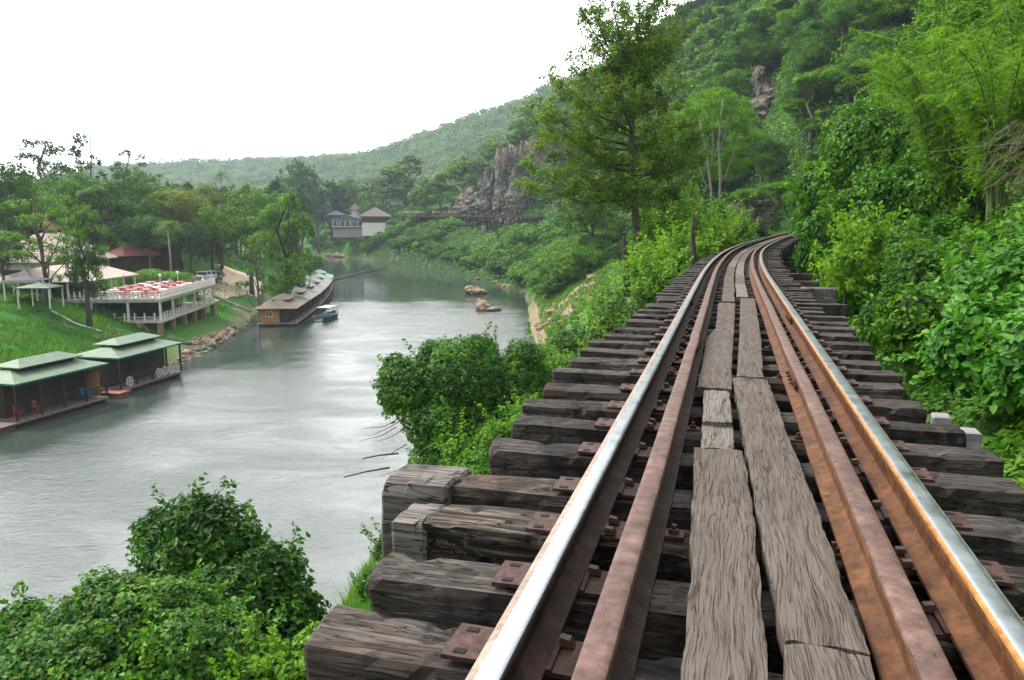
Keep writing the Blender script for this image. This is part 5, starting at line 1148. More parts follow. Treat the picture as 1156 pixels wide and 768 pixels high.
p = ctr(882, 240, 94); crag('rock_wall', p[0]+1, p[1], p[2]-1.0, 5.2, 3.5, 4.6, 'crag', None, 13, .2, 130, .36)
p = ctr(915, 238, 90); crag('rock_wall', p[0]+1, p[1], p[2]-.6, 4.2, 3, 4.6, 'crag', None, 23, .6, 110, .36)
p = ctr(860, 240, 97); crag('rock_wall', p[0], p[1], p[2]-.6, 3.5, 3, 3.6, 'crag', None, 27, .9, 90, .36)
p = ctr(845, 244, 94); crag('rock_wall', p[0], p[1], p[2]-1, 3.6, 3, 3.2, 'crag', None, 15, .1, 70, .3)
# ------------------------------------------------------------------ loose rocks
def rock_px(kind, px, py, w, label, group=None, hw=.5, z=None, seed=None):
    z = WZ if z is None else z; p = on_z(px, py, z); s = w/FPX*p[1]/2; return rock(kind, (p[0], p[1], z+s*hw*.4), (s, s*.8, s*hw), label, group, seed=seed)
o = rock_px('rock_tan', 536, 332, 27, 'long flat tan boulder standing in the river', hw=.42, seed=1); o['category'] = 'boulder'
o = rock_px('rock_tan', 545, 350, 20, 'peaked tan boulder nearer in the river', hw=.95, seed=2); o['category'] = 'boulder'
rock_px('rock_tan', 557, 351, 18, 'low tail of rock beside the peaked boulder', hw=.3, seed=3)
rock_px('rock_tan', 611, 360, 22, 'pale tan boulder at the water edge under the dry slope', hw=.7, seed=0)
rr_ = random.Random(31)
for i in range(26):
    x = 372+i*4.6+rr_.uniform(-2, 2); y = np.interp(x, [372, 412, 440, 480], [289.5, 292.3, 295, 302]); rock_px('rock_tan', x, y, rr_.uniform(6, 13), 'pale rock lining the far shore', 'rocks along the far shore', rr_.uniform(.5, .9))
for i in range(22):
    x = 484+i*5.4+rr_.uniform(-3, 3); y = np.interp(x, [484, 528, 560, 590, 604], [303.5, 312, 320, 331, 342])+rr_.uniform(-2, .8); rock_px('rock_tan' if rr_.random() < .5 else 'rock_grey', x, y, rr_.uniform(4, 10), 'rock at the foot of the wooded bank', 'rocks under the wooded bank', rr_.uniform(.4, .8))
for i in range(120):
    t = rr_.random(); x = 203+t*85; y = np.interp(x, [203, 228, 255, 272, 290], [409, 397, 384, 372, 352])-rr_.uniform(-1.5, 13)*(1-.5*t); p = on_z(x, y, WZ+.3); s = rr_.uniform(.18, .55)
    rock('rock_tan' if rr_.random() < .7 else 'rock_grey', (p[0], p[1], gz(p[0], p[1])+s*.2), (s, s*.8, s*.6), 'broken stone in the rubble below the terrace', 'rubble stones below the terrace', rng=rr_)
for i in range(46):
    s = rr_.uniform(52, 84); lat = -rr_.uniform(1.5, 3.6); p = tpt(s, lat); q = rr_.uniform(.12, .38); rock('pale_rubble', (p[0], p[1], max(gz(p[0], p[1]), -.95)+q*.3), (q*1.3, q, q*.6), 'pale stone on the ballast shoulder', 'pale stones on the ballast shoulder', rng=rr_) if 'pale_rubble' in M else M.__setitem__('pale_rubble', rock_mat('pale_rubble', (.3, .28, .25), (.5, .47, .43), (.62, .6, .55)))
for i in range(30):
    x = rr_.uniform(600, 680); y = rr_.uniform(325, 392); Y = 95-(y-330)*.2; p = at_y(x, y, Y); s = rr_.uniform(.2, .6); rock('rock_tan', (p[0], p[1], gz(p[0], p[1])+.05), (s*1.4, s, s*.6), 'tan stone on the dry slope', 'stones on the dry slope', rng=rr_)

# ------------------------------------------------------------------ roofs and walls
def sheet_mat(name, a, b, rust, amt):
    n = NT(name); c = n.coord(rnd=5); x = n.noise(c, 1.2, 5, .6); r = n.noise(n.n('ShaderNodeMapping', I0=c, i_Scale=(.5, 2.5, 1)).outputs[0], .9, 4, .6)
    w = n.n('ShaderNodeTexWave', i_Scale=1.6, i_Distortion=0.0); w.bands_direction = 'Y'; n.set(w.inputs[0], c)
    col = n.mix(n.ramp(r, [(amt, 0), (amt+.12, .8)]), n.ramp(x, [(.3, a), (.7, b)]), rust)
    col = n.mix(n.ramp(w.outputs[0], [(.0, .35), (.25, 0)]), col, n.mix(1.0, col, (.5, .5, .5), 'MULTIPLY'))
    n.bsdf(col, .5, .1, .4, n.bump(w.outputs[0], .5, .05)); return n.m
M['roof_green'] = sheet_mat('green_sheet_roof', (.045, .108, .066), (.08, .16, .10), (.13, .15, .08), .48)
M['roof_green2'] = sheet_mat('bright_green_sheet_roof', (.05, .15, .10), (.09, .22, .15), (.07, .18, .12), .9)
M['roof_trim'] = plain('green_roof_trim', (.03, .17, .115), .5)
M['roof_mixed'] = sheet_mat('patched_sheet_roof', (.10, .11, .085), (.155, .155, .125), (.15, .10, .07), .47)
M['roof_rust'] = sheet_mat('rusty_sheet_roof', (.13, .11, .085), (.205, .175, .14), (.17, .10, .065), .47)
M['roof_tan'] = sheet_mat('tan_canvas_roof', (.28, .22, .175), (.42, .34, .28), (.26, .2, .155), .55)
M['roof_red'] = plain('red_brown_tiles', (.22, .085, .075), .8, var=.3, scale=6, bump=.3)
M['roof_grey'] = plain('grey_thatch', (.13, .115, .11), .9, var=.3, scale=5, bump=.4)
M['roof_blue'] = plain('blue_grey_roof', (.09, .10, .14), .8, var=.25)
M['timber_brown'] = plain('brown_timber_wall', (.055, .028, .018), .8, var=.35, scale=6, bump=.3)
M['timber_dark'] = plain('dark_timber', (.035, .024, .02), .8, var=.35, scale=6)
M['timber_warm'] = plain('warm_varnished_wood', (.36, .18, .055), .6, var=.3, scale=5)
M['deck_wood'] = plain('grey_brown_deck', (.17, .125, .115), .85, var=.25, scale=5, bump=.3)
M['white'] = plain('white_paint', (.62, .61, .59), .6, var=.14)
M['offwhite'] = plain('stained_white_wall', (.48, .46, .42), .8, var=.25, scale=1.5)
M['pier_brown'] = plain('brown_pier', (.24, .15, .09), .85, var=.3, scale=2, bump=.3)
M['red'] = plain('red_plastic', (.42, .075, .07), .5, var=.1); M['pinkcloth'] = plain('pink_cloth', (.50, .22, .21), .8, var=.1); M['bluep'] = plain('blue_paint', (.03, .20, .42), .5, var=.15)
M['yellow'] = plain('yellow_plastic', (.75, .50, .03), .5, var=.1); M['orange'] = plain('orange_cloth', (.75, .22, .03), .8, var=.1)
M['glass'] = plain('dark_window_glass', (.03, .04, .045), .15, var=.1); M['skin'] = plain('skin', (.42, .25, .17), .6, var=.05); M['hair'] = plain('black_hair', (.012, .01, .01), .6)
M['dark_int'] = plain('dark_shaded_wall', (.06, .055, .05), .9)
def hip(b, w, l, z0, z1, ridge, x0=0, y0=0, th=.07):
    """hipped roof: eaves w by l at z0, ridge of length ridge at z1; closed with a thin eave edge"""
    e = [(-w/2, -l/2), (w/2, -l/2), (w/2, l/2), (-w/2, l/2)]
    V = [(x0+x, y0+y, z0) for x, y in e]+[(x0+x, y0+y, z0-th) for x, y in e]+[(x0, y0-ridge/2, z1), (x0, y0+ridge/2, z1)]
    b.add(V, [(0, 1, 8), (1, 2, 9, 8), (2, 3, 9), (3, 0, 8, 9), (4, 5, 1, 0), (5, 6, 2, 1), (6, 7, 3, 2), (7, 4, 0, 3), (7, 6, 5, 4)])
def ring(b, c, R, t, n=14):
    for k in range(n):
        a0, a1 = 2*math.pi*k/n, 2*math.pi*(k+1)/n; b.bar((c[0], c[1]+R*math.cos(a0), c[2]+R*math.sin(a0)), (c[0], c[1]+R*math.cos(a1), c[2]+R*math.sin(a1)), t)
    for k in range(4): a = math.pi*k/4; b.bar((c[0], c[1]-R*math.cos(a), c[2]-R*math.sin(a)), (c[0], c[1]+R*math.cos(a), c[2]+R*math.sin(a)), t*.7)
def pavilion(cx, cy, rz, label, wheels=2, panel=False, seed=0):
    o = thing('raft_house', label, 'raft house', (cx, cy, WZ), rz)
    D, E = .45, 3.05; W, L = 4.7, 8.3
    MB().box((-.05, -.2, D-.07), (4.9, 8.2, .14)).build('deck', M['deck_wood'], o)
    for x in (-1.9, -.2, 1.2, 2.0): MB().tube([(x, -4.2, .12), (x, 3.7, .12)], .27, 10).build('pontoon', M['timber_dark'], o)
    b = MB(); b.box((-.75, .1, D+1.15), (2.9, 7.4, 2.3)); b.build('cabin_wall', M['timber_brown'], o)
    for y in (-2.6, -.4, 1.9):
        w = MB().box((.715, y, D+1.25), (.05, 1.1, 1.0)).build('window', M['timber_dark'], o); MB().box((.75, y, D+1.25), (.03, .9, .8)).build('pane', M['glass'], w)
    for y in (-4.0, -2.0, 0, 2.0, 4.0): MB().box((2.15, y, (D+E)/2), (.12, .12, E-D)).build('post', M['timber_dark'], o)
    for y in (-4.0, 4.0): MB().box((-2.2, y, (D+E)/2), (.12, .12, E-D)).build('post', M['timber_dark'], o)
    r = MB(); r.box((2.15, 0, D+.85), (.06, 8.0, .06)); r.box((2.15, 0, D+.25), (.05, 8.0, .05))
    for y in np.arange(-3.8, 3.9, .28): r.box((2.15, y, D+.55), (.035, .035, .6))
    r.build('railing', M['timber_dark'], o)
    for k in range(wheels):
        b = MB(); ring(b, (2.24, 3.3-k*.85 if k < 4 else -3.0, D+.47), .38, .05); b.build('wheel_ornament', M['white'], o)
    if panel: MB().box((1.3, 3.4, D+1.1), (1.5, .08, 1.9)).build('screen_panel', M['timber_warm'], o)
    b = MB(); hip(b, W, L, E, E+.66, L-W+1.0); b.build('lower_roof', M['roof_green'], o)
    b = MB()
    for s in (-1, 1): b.box((s*W/2, 0, E-.06), (.06, L+.06, .13)); b.box((0, s*L/2, E-.06), (W, .06, .13))
    b.build('roof_trim', M['roof_trim'], o)
    b = MB(); b.box((-.1, .2, E+.60), (1.7, 4.6, .30)); b.build('roof_collar', M['timber_dark'], o)
    b = MB(); hip(b, 2.5, 5.6, E+.76, E+1.18, 3.4, -.1, .2); b.build('upper_roof', M['roof_green'], o); return o
P2 = pavilion(-32.95, 65.3, R_(-11), 'green roofed raft house with white wheel ornaments, nearest the terrace', 5)
P1 = pavilion(-34.6, 55.3, R_(-15), 'green roofed raft house with the orange wood screen, second from the terrace', 0, True)
P0 = pavilion(-38.3, 46.4, R_(-17), 'raft house mostly outside the picture edge, only its corner showing', 0, True)
tag(MB().box((0, 0, 0), (1.8, 1.4, .1)).box((0, 0, -.25), (1.5, 1.1, .3)).build('floating_walkway', M['pinkcloth'] if False else plain('faded_red_boards', (.28, .10, .10), .8), None, (-31.7, 60.3, WZ+.40), R_(-12)), 'small faded red walkway between the two green raft houses', 'walkway')
tag(MB().box((0, 0, 0), (2.4, 1.6, .1)).box((0, 0, -.25), (2, 1.2, .3)).build('floating_walkway', M['deck_wood'], None, (-34.6, 50.2, WZ+.40), R_(-16)), 'grey boarded walkway at the near corner of the second raft house', 'walkway')
# chairs
def chair_mesh(mat):
    b = MB(); b.box((0, 0, .44), (.42, .42, .05))
    for x in (-.18, .18):
        for y in (-.18, .18): b.box((x, y, .21), (.045, .045, .42))
    b.box((0, .2, .68), (.42, .05, .44)); b.box((-.21, 0, .62), (.04, .38, .04)); b.box((.21, 0, .62), (.04, .38, .04)); return b
chair = {}
def put_chair(p, rz, mat, label, group):
    if mat not in chair:
        o = thing('plastic_chair', label, 'chair', tuple(p), rz, group)
        b = MB(); b.box((0, 0, .44), (.42, .42, .05)); b.build('seat', M[mat], o)
        b = MB(); b.box((0, .2, .68), (.42, .05, .44)); b.box((-.21, 0, .62), (.04, .38, .04)); b.box((.21, 0, .62), (.04, .38, .04)); b.build('backrest', M[mat], o)
        for x in (-.18, .18):
            for y in (-.18, .18): MB().box((x, y, .21), (.045, .045, .42)).build('leg', M[mat], o)
        chair[mat] = o
    else: o = dup(chair[mat], loc=tuple(p), rz=rz, label=label); o['group'] = group
    return o
def loc(o, x, y, z): c, s = math.cos(o.rotation_euler.z), math.sin(o.rotation_euler.z); return (o.location.x+x*c-y*s, o.location.y+x*s+y*c, o.location.z+z)
for y, m_ in ((-3.2, 'red'), (-1.7, 'red'), (2.6, 'bluep'), (3.1, 'bluep')): put_chair(loc(P1, 1.4, y, .45), 1.5, m_, {'red': 'red chair on the veranda of the second raft house', 'bluep': 'blue chair on the veranda of the second raft house'}[m_], 'veranda chairs')
# ------------------------------------------------------------------ restaurant on stilts
o = thing('terrace_restaurant', 'white two storey restaurant terrace on brown stilts beside the rubble shore', 'restaurant', (-37.9, 83, 0), R_(5.4)); RO = o
ZU, ZL = -7.5, -9.85; Wd, Ln = 17.5, 20.5
def lx(x, y, z): return (x, y, z)
MB().box((-Wd/2, Ln/2, ZU-.14), (Wd, Ln, .28)).build('upper_floor', M['concrete_pale'] if 'concrete_pale' in M else M.setdefault('concrete_pale', plain('pale_concrete', (.42, .41, .39), .85, var=.2, scale=1.5)), o)
MB().box((-Wd/2+.4, Ln/2, ZL-.1), (Wd-1.0, Ln-.4, .2)).build('lower_floor', M['offwhite'], o)
MB().box((-Wd/2, -.01, ZU+.03), (Wd+.1, .12, .12)).box((-.0, Ln/2, ZU+.03), (.12, Ln+.1, .12)).build('floor_edge', M['offwhite'], o)
for y in np.linspace(.2, Ln-.3, 6): MB().box((-.25, y, (ZU+ZL)/2-.1), (.22, .22, ZU-ZL-.1)).build('column', M['white'], o)
for x in (-3.6, -7.4, -11.4): MB().box((x, .2, (ZU+ZL)/2-.1), (.22, .22, ZU-ZL-.1)).build('column', M['white'], o)
def pier(x, y):
    q = loc(o, x, y, 0); g = gz(q[0], q[1]); g = max(g, WZ-.6); MB().box((x, y, (ZL-.2+g-.3)/2), (.5, .5, ZL-.2-g+.3)).build('pier', M['pier_brown'], o)
for y in np.linspace(.3, Ln-.5, 6): pier(-.4, y); pier(-5, y)
for x in (-2.6, -7.4, -11.4): pier(x, .4)
MB().bar((-.4, .3, WZ+.6), (-2.3, .3, ZL-.3), .16).bar((-.4, .5, ZL-.4), (-.9, 3.0, WZ+.6), .16).build('brace', M['pier_brown'], o)
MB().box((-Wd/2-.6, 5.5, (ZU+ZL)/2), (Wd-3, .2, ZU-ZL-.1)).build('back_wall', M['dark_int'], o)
def rail(z, pts, h, label, mat='white', sp=.62):
    for (a, e) in pts:
        L = math.hypot(e[0]-a[0], e[1]-a[1]); n = int(L/sp)
        for k in range(n+1):
            t = k/n; x, y = a[0]+(e[0]-a[0])*t, a[1]+(e[1]-a[1])*t; MB().box((x, y, z+h/2), (.13, .13, h)).box((x, y, z+h+.04), (.17, .17, .08)).build('baluster', M[mat], o)
        MB().bar((a[0], a[1], z+.55*h), (e[0], e[1], z+.55*h), .05, .06).bar((a[0], a[1], z+.15*h), (e[0], e[1], z+.15*h), .05, .06).build('handrail', M[mat], o)
rail(ZU, [((-.06, .06), (-.06, Ln)), ((-9.5, .06), (-.7, .06))], .85, 'upper', sp=.54)
rail(ZL, [((-.25, .3), (-.25, Ln-.4)), ((-11.3, .2), (-.9, .2))], .8, 'lower', sp=.95)
for x, y in ((-8.3, 1), (-8.3, 4.5), (-8.3, 8), (-8.3, 11.5), (-8.3, 15), (-12, 1), (-15.5, 1), (-10, 1)): MB().box((x, y, ZU+1.0), (.16, .16, 2.0)).build('awning_post', M['white'], o)
b = MB(); b.add([(-8.0, .2, ZU+2.0), (-8.0, 15.8, ZU+1.75), (-13.2, 14.5, ZU+3.4), (-13.2, 2.5, ZU+3.5), (-18.5, .2, ZU+2.0), (-18.5, 15.8, ZU+1.8), (-8.0, .2, ZU+1.9), (-8.0, 15.8, ZU+1.65), (-18.5, .2, ZU+1.9), (-18.5, 15.8, ZU+1.7)],
      [(0, 1, 2, 3), (4, 0, 3), (5, 4, 3, 2), (1, 5, 2), (7, 6, 8, 9), (6, 0, 4, 8), (0, 6, 7, 1), (1, 7, 9, 5), (5, 9, 8, 4)]); b.build('awning', M['roof_tan'], o)
MB().bar((-12.6, .5, ZU+.0), (-11.9, .5, ZU+1.9), .14).build('blue_strut', M['bluep'], o)
for i, (x, y) in enumerate(((-1.2, 8), (-1.2, 14))):
    q = thing('lamp_post', ('white globe lamp post nearer on the terrace', 'white globe lamp post further along the terrace')[i], 'lamp post', (at_y((181, 201)[i], 320, (96, 101)[i])[0], (96, 101)[i], ZU), 0)
    MB().lathe((0, 0, 0), [(.08, 0), (.05, .1), (.05, 1.6)], 8).build('pole', M['white'], q); MB().lathe((0, 0, 1.55), [(.05, 0), (.17, .1), (.2, .2), (.15, .34), (.03, .4)], 10).build('globe', M['white'], q, smooth=True)
rr_ = random.Random(12); tb = None
for i in range(4):
    for j in range(6):
        q = loc(RO, -1.5-i*1.8, 2+j*2.9, ZU+.004)
        if tb is None:
            tb = thing('dining_table', 'cloth covered table on the open terrace', 'table', q, RO.rotation_euler.z, 'terrace tables'); MB().box((0, 0, .73), (1.0, 1.0, .04)).box((0, 0, .62), (1.03, 1.03, .19)).build('tabletop', M['pinkcloth'], tb)
            for a in (-.4, .4):
                for e in (-.4, .4): MB().box((a, e, .27), (.05, .05, .54)).build('leg', M['white'], tb)
            t = tb
        else: t = dup(tb, loc=q)
        if rr_.random() < .3:
            for ch in t.children:
                if ch.name.startswith('tabletop'): setmat(ch, M['white'])
        if i < 3:
            for k in range(3):
                a = k*1.571+rr_.uniform(-.2, .2); put_chair((q[0]+.75*math.cos(a), q[1]+.75*math.sin(a), q[2]), a-1.57, 'red' if (i+j+k) % 4 else 'white2', 'red or white chair round a terrace table', 'terrace chairs') if 'white2' in M else M.__setitem__('white2', M['white'])
for i in range(14):
    q = loc(RO, -9.6-(i % 4)*1.4, 2+(i//4)*3.0, ZU+.004); put_chair(q, rr_.uniform(0, 6), 'maroon', 'dark maroon chair under the awning', 'chairs under the awning') if 'maroon' in M else M.__setitem__('maroon', plain('maroon', (.25, .03, .06), .6))
# blue gangway, yellow bin, small canopy
def px_at(px, py, z): return on_z(px, py, z)
b = MB(); a0 = px_at(112, 352, -9.6); a1 = px_at(146, 374, -12.0)
for dz in (0, .45, .9): b.bar(tuple(a0+[0, 0, dz]), tuple(a1+[0, 0, dz]), .09)
for t in np.linspace(0, 1, 7): q = a0*(1-t)+a1*t; b.bar(tuple(q), tuple(q+[0, 0, .95]), .07)
tag(b.build('gangway_railing', M['bluep']), 'blue pipe railing running down from the terrace', 'railing')
b = MB(); b.bar(tuple(px_at(104, 372, -11.0)), tuple(px_at(130, 378, -12.1)), .10); b.bar(tuple(px_at(104, 350, -9.4)), tuple(px_at(104, 372, -11.0)), .14); tag(b.build('blue_pipe', M['bluep']), 'blue water pipe bending down the bank by the stilts', 'pipe')
q = px_at(142, 381, -12.2); bn = thing('rubbish_bin', 'yellow bin at the foot of the blue railing', 'bin', tuple(q)); MB().lathe((0, 0, 0), [(.32, 0), (.4, .8), (.42, .85)], 12).build('body', M['yellow'], bn); MB().lathe((0, 0, .85), [(.43, 0), (.36, .12), (.1, .18)], 12).build('lid', M['yellow'], bn)
def canopy(px, py, z, w, d, mat, label):
    q = px_at(px, py, z); o = thing('canopy', label, 'canopy', tuple(q)); b = MB(); hip(b, w, d, 0, .45, .3); b.build('roof', M[mat], o)
    for x in (-w/2+.2, w/2-.2):
        for y in (-d/2+.2, d/2-.2): MB().box((x, y, -1.0), (.1, .1, 2.0)).build('post', M['white'], o)
canopy(92, 345, -8.6, 2.2, 2.0, 'roof_green2', 'small green canopy on the bank left of the terrace stilts')
canopy(45, 324, -5.4, 3.4, 2.6, 'roof_green', 'pale green canopy roof under the layered tree'); canopy(30, 316, -4.9, 3.6, 2.6, 'roof_blue', 'small bluish roof beside the pale green canopy')
b = MB(); q0, q1, q2 = [np.array([*px_at(x, y, z)]) for x, y, z in ((59, 357, -8.6), (86, 374, -10.0), (116, 388, -11.4))]
for q in (q0, q1, q2): q[2] = gz(q[0], q[1])+.15
b.tube([q0, q1, q2], .09, 6); tag(b.build('water_pipe', M['white']), 'long white pipe lying down the grass slope', 'pipe')
# ------------------------------------------------------------------ houses among the trees
def house(px, base, Y, w, d, wall_h, roof_h, wall, roof, label, rz=0, ridge=.5, ov=.7, win=2, name='house'):
    q = at_y(px, base, Y); g = min(gz(q[0], q[1]), q[2]); o = thing(name, label, 'house', (q[0], q[1], g), rz); hh = q[2]-g+wall_h
    MB().box((0, 0, hh/2), (w, d, hh)).build('wall', M[wall], o); b = MB(); hip(b, w+2*ov, d+2*ov, hh+.02, hh+roof_h, ridge*d); b.build('roof', M[roof], o)
    for k in range(win):
        x = -w/2+w*(k+.5)/win; f = MB().box((x, -d/2-.03, hh-wall_h*.5), (w/win*.5, .08, wall_h*.42)).build('window', M['timber_dark'], o); MB().box((x, -d/2-.075, hh-wall_h*.5), (w/win*.42, .03, wall_h*.34)).build('pane', M['glass'], f)
    return o
house(62, 322, 104, 9, 12, 3.4, 3.6, 'offwhite', 'roof_tan', 'broad hall with a big tan roof behind the layered trees', .1, .6, 1.2)
house(33, 282, 118, 7, 8, 3, 3.2, 'timber_brown', 'roof_red', 'house with dark red roof at the upper left', .3); house(4, 268, 112, 6, 7, 3.5, 3.5, 'timber_brown', 'roof_grey', 'brown roofed house cut by the picture edge', .2)
house(131, 300, 122, 3.2, 5, 1.8, 1.5, 'offwhite', 'roof_red', 'small house with grey red roof left of its twin', .6); house(150, 300, 119, 3.6, 5, 1.6, 1.6, 'timber_brown', 'roof_red', 'small house with striped red roof nearer the terrace', -.5)
house(182, 290, 128, 4.6, 6, 2.2, 1.8, 'timber_brown', 'roof_blue', 'dark wooden house with bluish roof behind the palm', .2)
def hh(px, top, base, Y, w, d, wall, roof, label, rz=0, rh=None, ridge=.3, ov=.9, name='house', win=3):
    a = at_y(px, base, Y); t = at_y(px, top, Y)[2]; tot = t-a[2]; rh = rh or tot*.45; o = thing(name, label, 'house', tuple(a), rz); wh = tot-rh
    MB().box((0, 0, wh/2-1.5), (w, d, wh+3)).build('wall', M[wall], o); b = MB(); hip(b, w+2*ov, d+2*ov, wh, tot, ridge*w, th=.15); b.build('roof', M[roof], o)
    for k in range(win):
        x = -w/2+w*(k+.5)/win; f = MB().box((x, -d/2-.04, wh*.55), (w/win*.55, .1, wh*.4)).build('window', M['timber_dark'], o); MB().box((x, -d/2-.10, wh*.55), (w/win*.45, .03, wh*.3)).build('pane', M['glass'], f)
    return o
o1 = hh(424, 234, 257, 292, 8.6, 8, 'white', 'roof_grey', 'house with grey pyramid roof over a dark storey and white wall', 0, 3.4, .25, 1.3, win=0)
MB().box((0, 0, 3.1), (8.9, 8.3, 2.5)).build('upper_storey', M['timber_dark'], o1)
o2 = hh(395, 243, 259, 296, 11.5, 6, 'concrete', 'roof_blue', 'long riverside house with bluish roof and open gallery', 0, 1.6, .7, .8, win=5)
MB().box((0, -3.6, 1.0), (12, 1.4, .2)).build('gallery_floor', M['offwhite'], o2); MB().box((0, -4.3, 1.55), (12, .08, .12)).build('gallery_rail', M['timber_dark'], o2)
for x in np.linspace(-5.6, 5.6, 8): MB().box((x, -4.2, 2.4), (.18, .18, 2.9)).build('gallery_post', M['offwhite'], o2)
hh(401, 229, 245, 302, 2.0, 2.0, 'offwhite', 'roof_grey', 'small white tower with grey thatch above the long riverside house', 0, 2.6, .05, .8, win=0)
hh(380, 238, 250, 299, 6, 5, 'timber_dark', 'roof_blue', 'small dark gabled house left of the white tower', .2, 1.6, .6, .8, win=0)
# ------------------------------------------------------------------ long raft upstream
def raft(cx, cy, rz, wall, roof, label, first=False, green=False):
    o = thing('houseboat', label, 'houseboat', (cx, cy, WZ), rz); E = 2.35+(0 if first else .22*math.sin(cy*1.7))
    MB().box((.2, 0, .3), (5.2, 10.6, .16)).build('deck', M['deck_wood'], o)
    for x in (-1.8, 0, 1.8): MB().tube([(x, -5.1, .08), (x, 5.1, .08)], .28, 8).build('pontoon', M['timber_dark'], o)
    MB().box((-.3, .2, 1.35), (4.0, 9.4, 1.95)).build('cabin_wall', M[wall], o)
    if first:
        MB().box((-.9, -4.54, 1.35), (2.6, .06, 1.9)).build('front_panel', M['timber_warm'], o)
        f = MB().box((-.9, -4.60, 1.55), (.85, .08, .75)).build('window', M['white'], o)
        for s in (-1, 1): MB().box((-.9+s*.2, -4.66, 1.55), (.28, .04, .55)).build('pane', M['glass'], f)
    for y in (-3.4, -1.2, 1.0, 3.2):
        f = MB().box((1.74, y, 1.5), (.06, 1.0, .8)).build('window', M['timber_dark'], o); MB().box((1.785, y, 1.5), (.03, .8, .6)).build('pane', M['glass'], f)
    for y in (-4.6, -1.6, 1.6, 4.6): MB().box((2.45, y, 1.35), (.1, .1, 2.0)).build('post', M['timber_dark'], o)
    b = MB(); hip(b, 5.7, 10.6, E, E+1.0, 4.4); b.build('lower_roof', M[roof], o); MB().box((0, 0, E+.62), (1.9, 4.0, .6)).build('roof_collar', M['timber_dark'], o); b = MB(); hip(b, 2.8, 5.0, E+.92, E+1.5, 2.4); b.build('upper_roof', M[roof], o); return o
raft(-32.2, 107.5, R_(6), 'timber_dark', 'roof_rust', 'houseboat with rusty roof and white framed front window, nearest in the long row', True)
raft(-33.3, 118.3, R_(6), 'timber_dark', 'roof_mixed', 'houseboat with patched grey green roof behind the rusty roofed one'); raft(-34.7, 129.2, R_(8), 'timber_dark', 'roof_mixed', 'third houseboat of the long row, patched roof'); raft(-36.4, 140, R_(9), 'timber_brown', 'roof_mixed', 'fourth houseboat of the long row, patched roof'); raft(-38.3, 151, R_(10), 'timber_brown', 'roof_mixed', 'fifth houseboat, just before the bright green roof'); raft(-40.6, 162.5, R_(12), 'timber_brown', 'roof_green2', 'houseboat with bright green roof at the far end of the row')
tag(MB().box((0, 0, .3), (2.2, 2.2, .2)).box((0, 0, 1.0), (1.6, 1.6, 1.3)).build('float_hut', M['offwhite'], None, (-43.3, 156, WZ), .2), 'little pale hut on a float beside the green roofed houseboat', 'hut')
def hull(L, W, H, nose=.3):
    b = MB(); n = 13; V = []
    for i in range(n):
        t = i/(n-1); y = -L/2+L*t; w = W/2*(1-max(0, (t-.6)/.4)**2*(1-nose*.3))*(.82+.18*min(1, t*5)); up = .25*max(0, (t-.7)/.3)**2
        V += [(-w, y, H+up), (-w*.75, y, .0+up*.6), (0, y, -.12+up*.5), (w*.75, y, up*.6), (w, y, H+up), (w*.9, y, H+up), (w*.6, y, .12+up*.6), (-w*.6, y, .12+up*.6), (-w*.9, y, H+up)]
    for i in range(n-1):
        for k in range(9): b.F.append((i*9+k, i*9+(k+1) % 9, (i+1)*9+(k+1) % 9, (i+1)*9+k)); b.M.append(0)
    b.V = V; b.F += [tuple(range(8, -1, -1)), tuple((n-1)*9+k for k in range(9))]; b.M += [0, 0]; return b
M['boat_blue'] = plain('dark_blue_grey_hull', (.06, .09, .12), .5)
o = thing('canopy_boat', 'small dark boat with flat white canopy tied beside the long raft', 'boat', (-26.6, 110.3, WZ), R_(-8)); hull(7.2, 2.3, .65).build('hull', M['boat_blue'], o)
MB().box((0, .2, 1.75), (1.9, 3.6, .08)).build('canopy', M['white'], o)
for x in (-.95, .95):
    for y in (-1.8, .2, 2.2): MB().box((x*.85, y*.8, 1.15), (.06, .06, 1.2)).build('post', M['timber_dark'], o)
for y in (-1.4, 0, 1.4): MB().box((0, y, .55), (1.7, .35, .08)).build('bench', M['bluep'], o)
b = MB(); pts = [on_z(362, 319, WZ+.2), on_z(385, 314, WZ+.12), on_z(410, 308, WZ+.12), on_z(436, 301, WZ+.5)]; b.tube(pts, .22, 6); tag(b.build('floating_boom', M['timber_dark']), 'dark floating boom stretched across the river from the houseboats', 'boom')
b = MB(); b.tube([on_z(240, 333, -8.6)+[0, 0, 0], on_z(262, 343, -10.2), on_z(284, 352, -11.6)], [.3, .25, .2], 6); tag(b.build('concrete_channel', M['offwhite']), 'pale concrete channel down the grass bank behind the terrace', 'channel')
# ------------------------------------------------------------------ road and cars
rd = [(205, 309, -6.4), (228, 305, -6.4), (250, 301, -6.4), (268, 297.5, -6.4), (276, 294, -6.4), (262, 290.5, -6.4)]
pts = np.array([on_z(x, y, z)[:2] for x, y, z in rd]); ts = np.linspace(0, len(pts)-1, 50); cx_ = np.interp(ts, range(len(pts)), pts[:, 0]); cy_ = np.interp(ts, range(len(pts)), pts[:, 1]); V = []; F = []
for i in range(50):
    d = np.array([cx_[min(i+1, 49)]-cx_[max(i-1, 0)], cy_[min(i+1, 49)]-cy_[max(i-1, 0)]]); d /= np.hypot(*d)+1e-9; nn = np.array([-d[1], d[0]])
    for k in np.linspace(-3.4, 3.4, 7): x, y = cx_[i]+nn[0]*k, cy_[i]+nn[1]*k; V.append((x, y, gz(x, y)+.12))
F = [(i*7+k, i*7+k+1, (i+1)*7+k+1, (i+1)*7+k) for i in range(49) for k in range(6)]
M['dirt'] = plain('dirt_road', (.42, .33, .25), .95, var=.2, scale=.8); b = MB(); b.add(V, F); tag(b.build('dirt_road', M['dirt'], smooth=True), kind='structure')
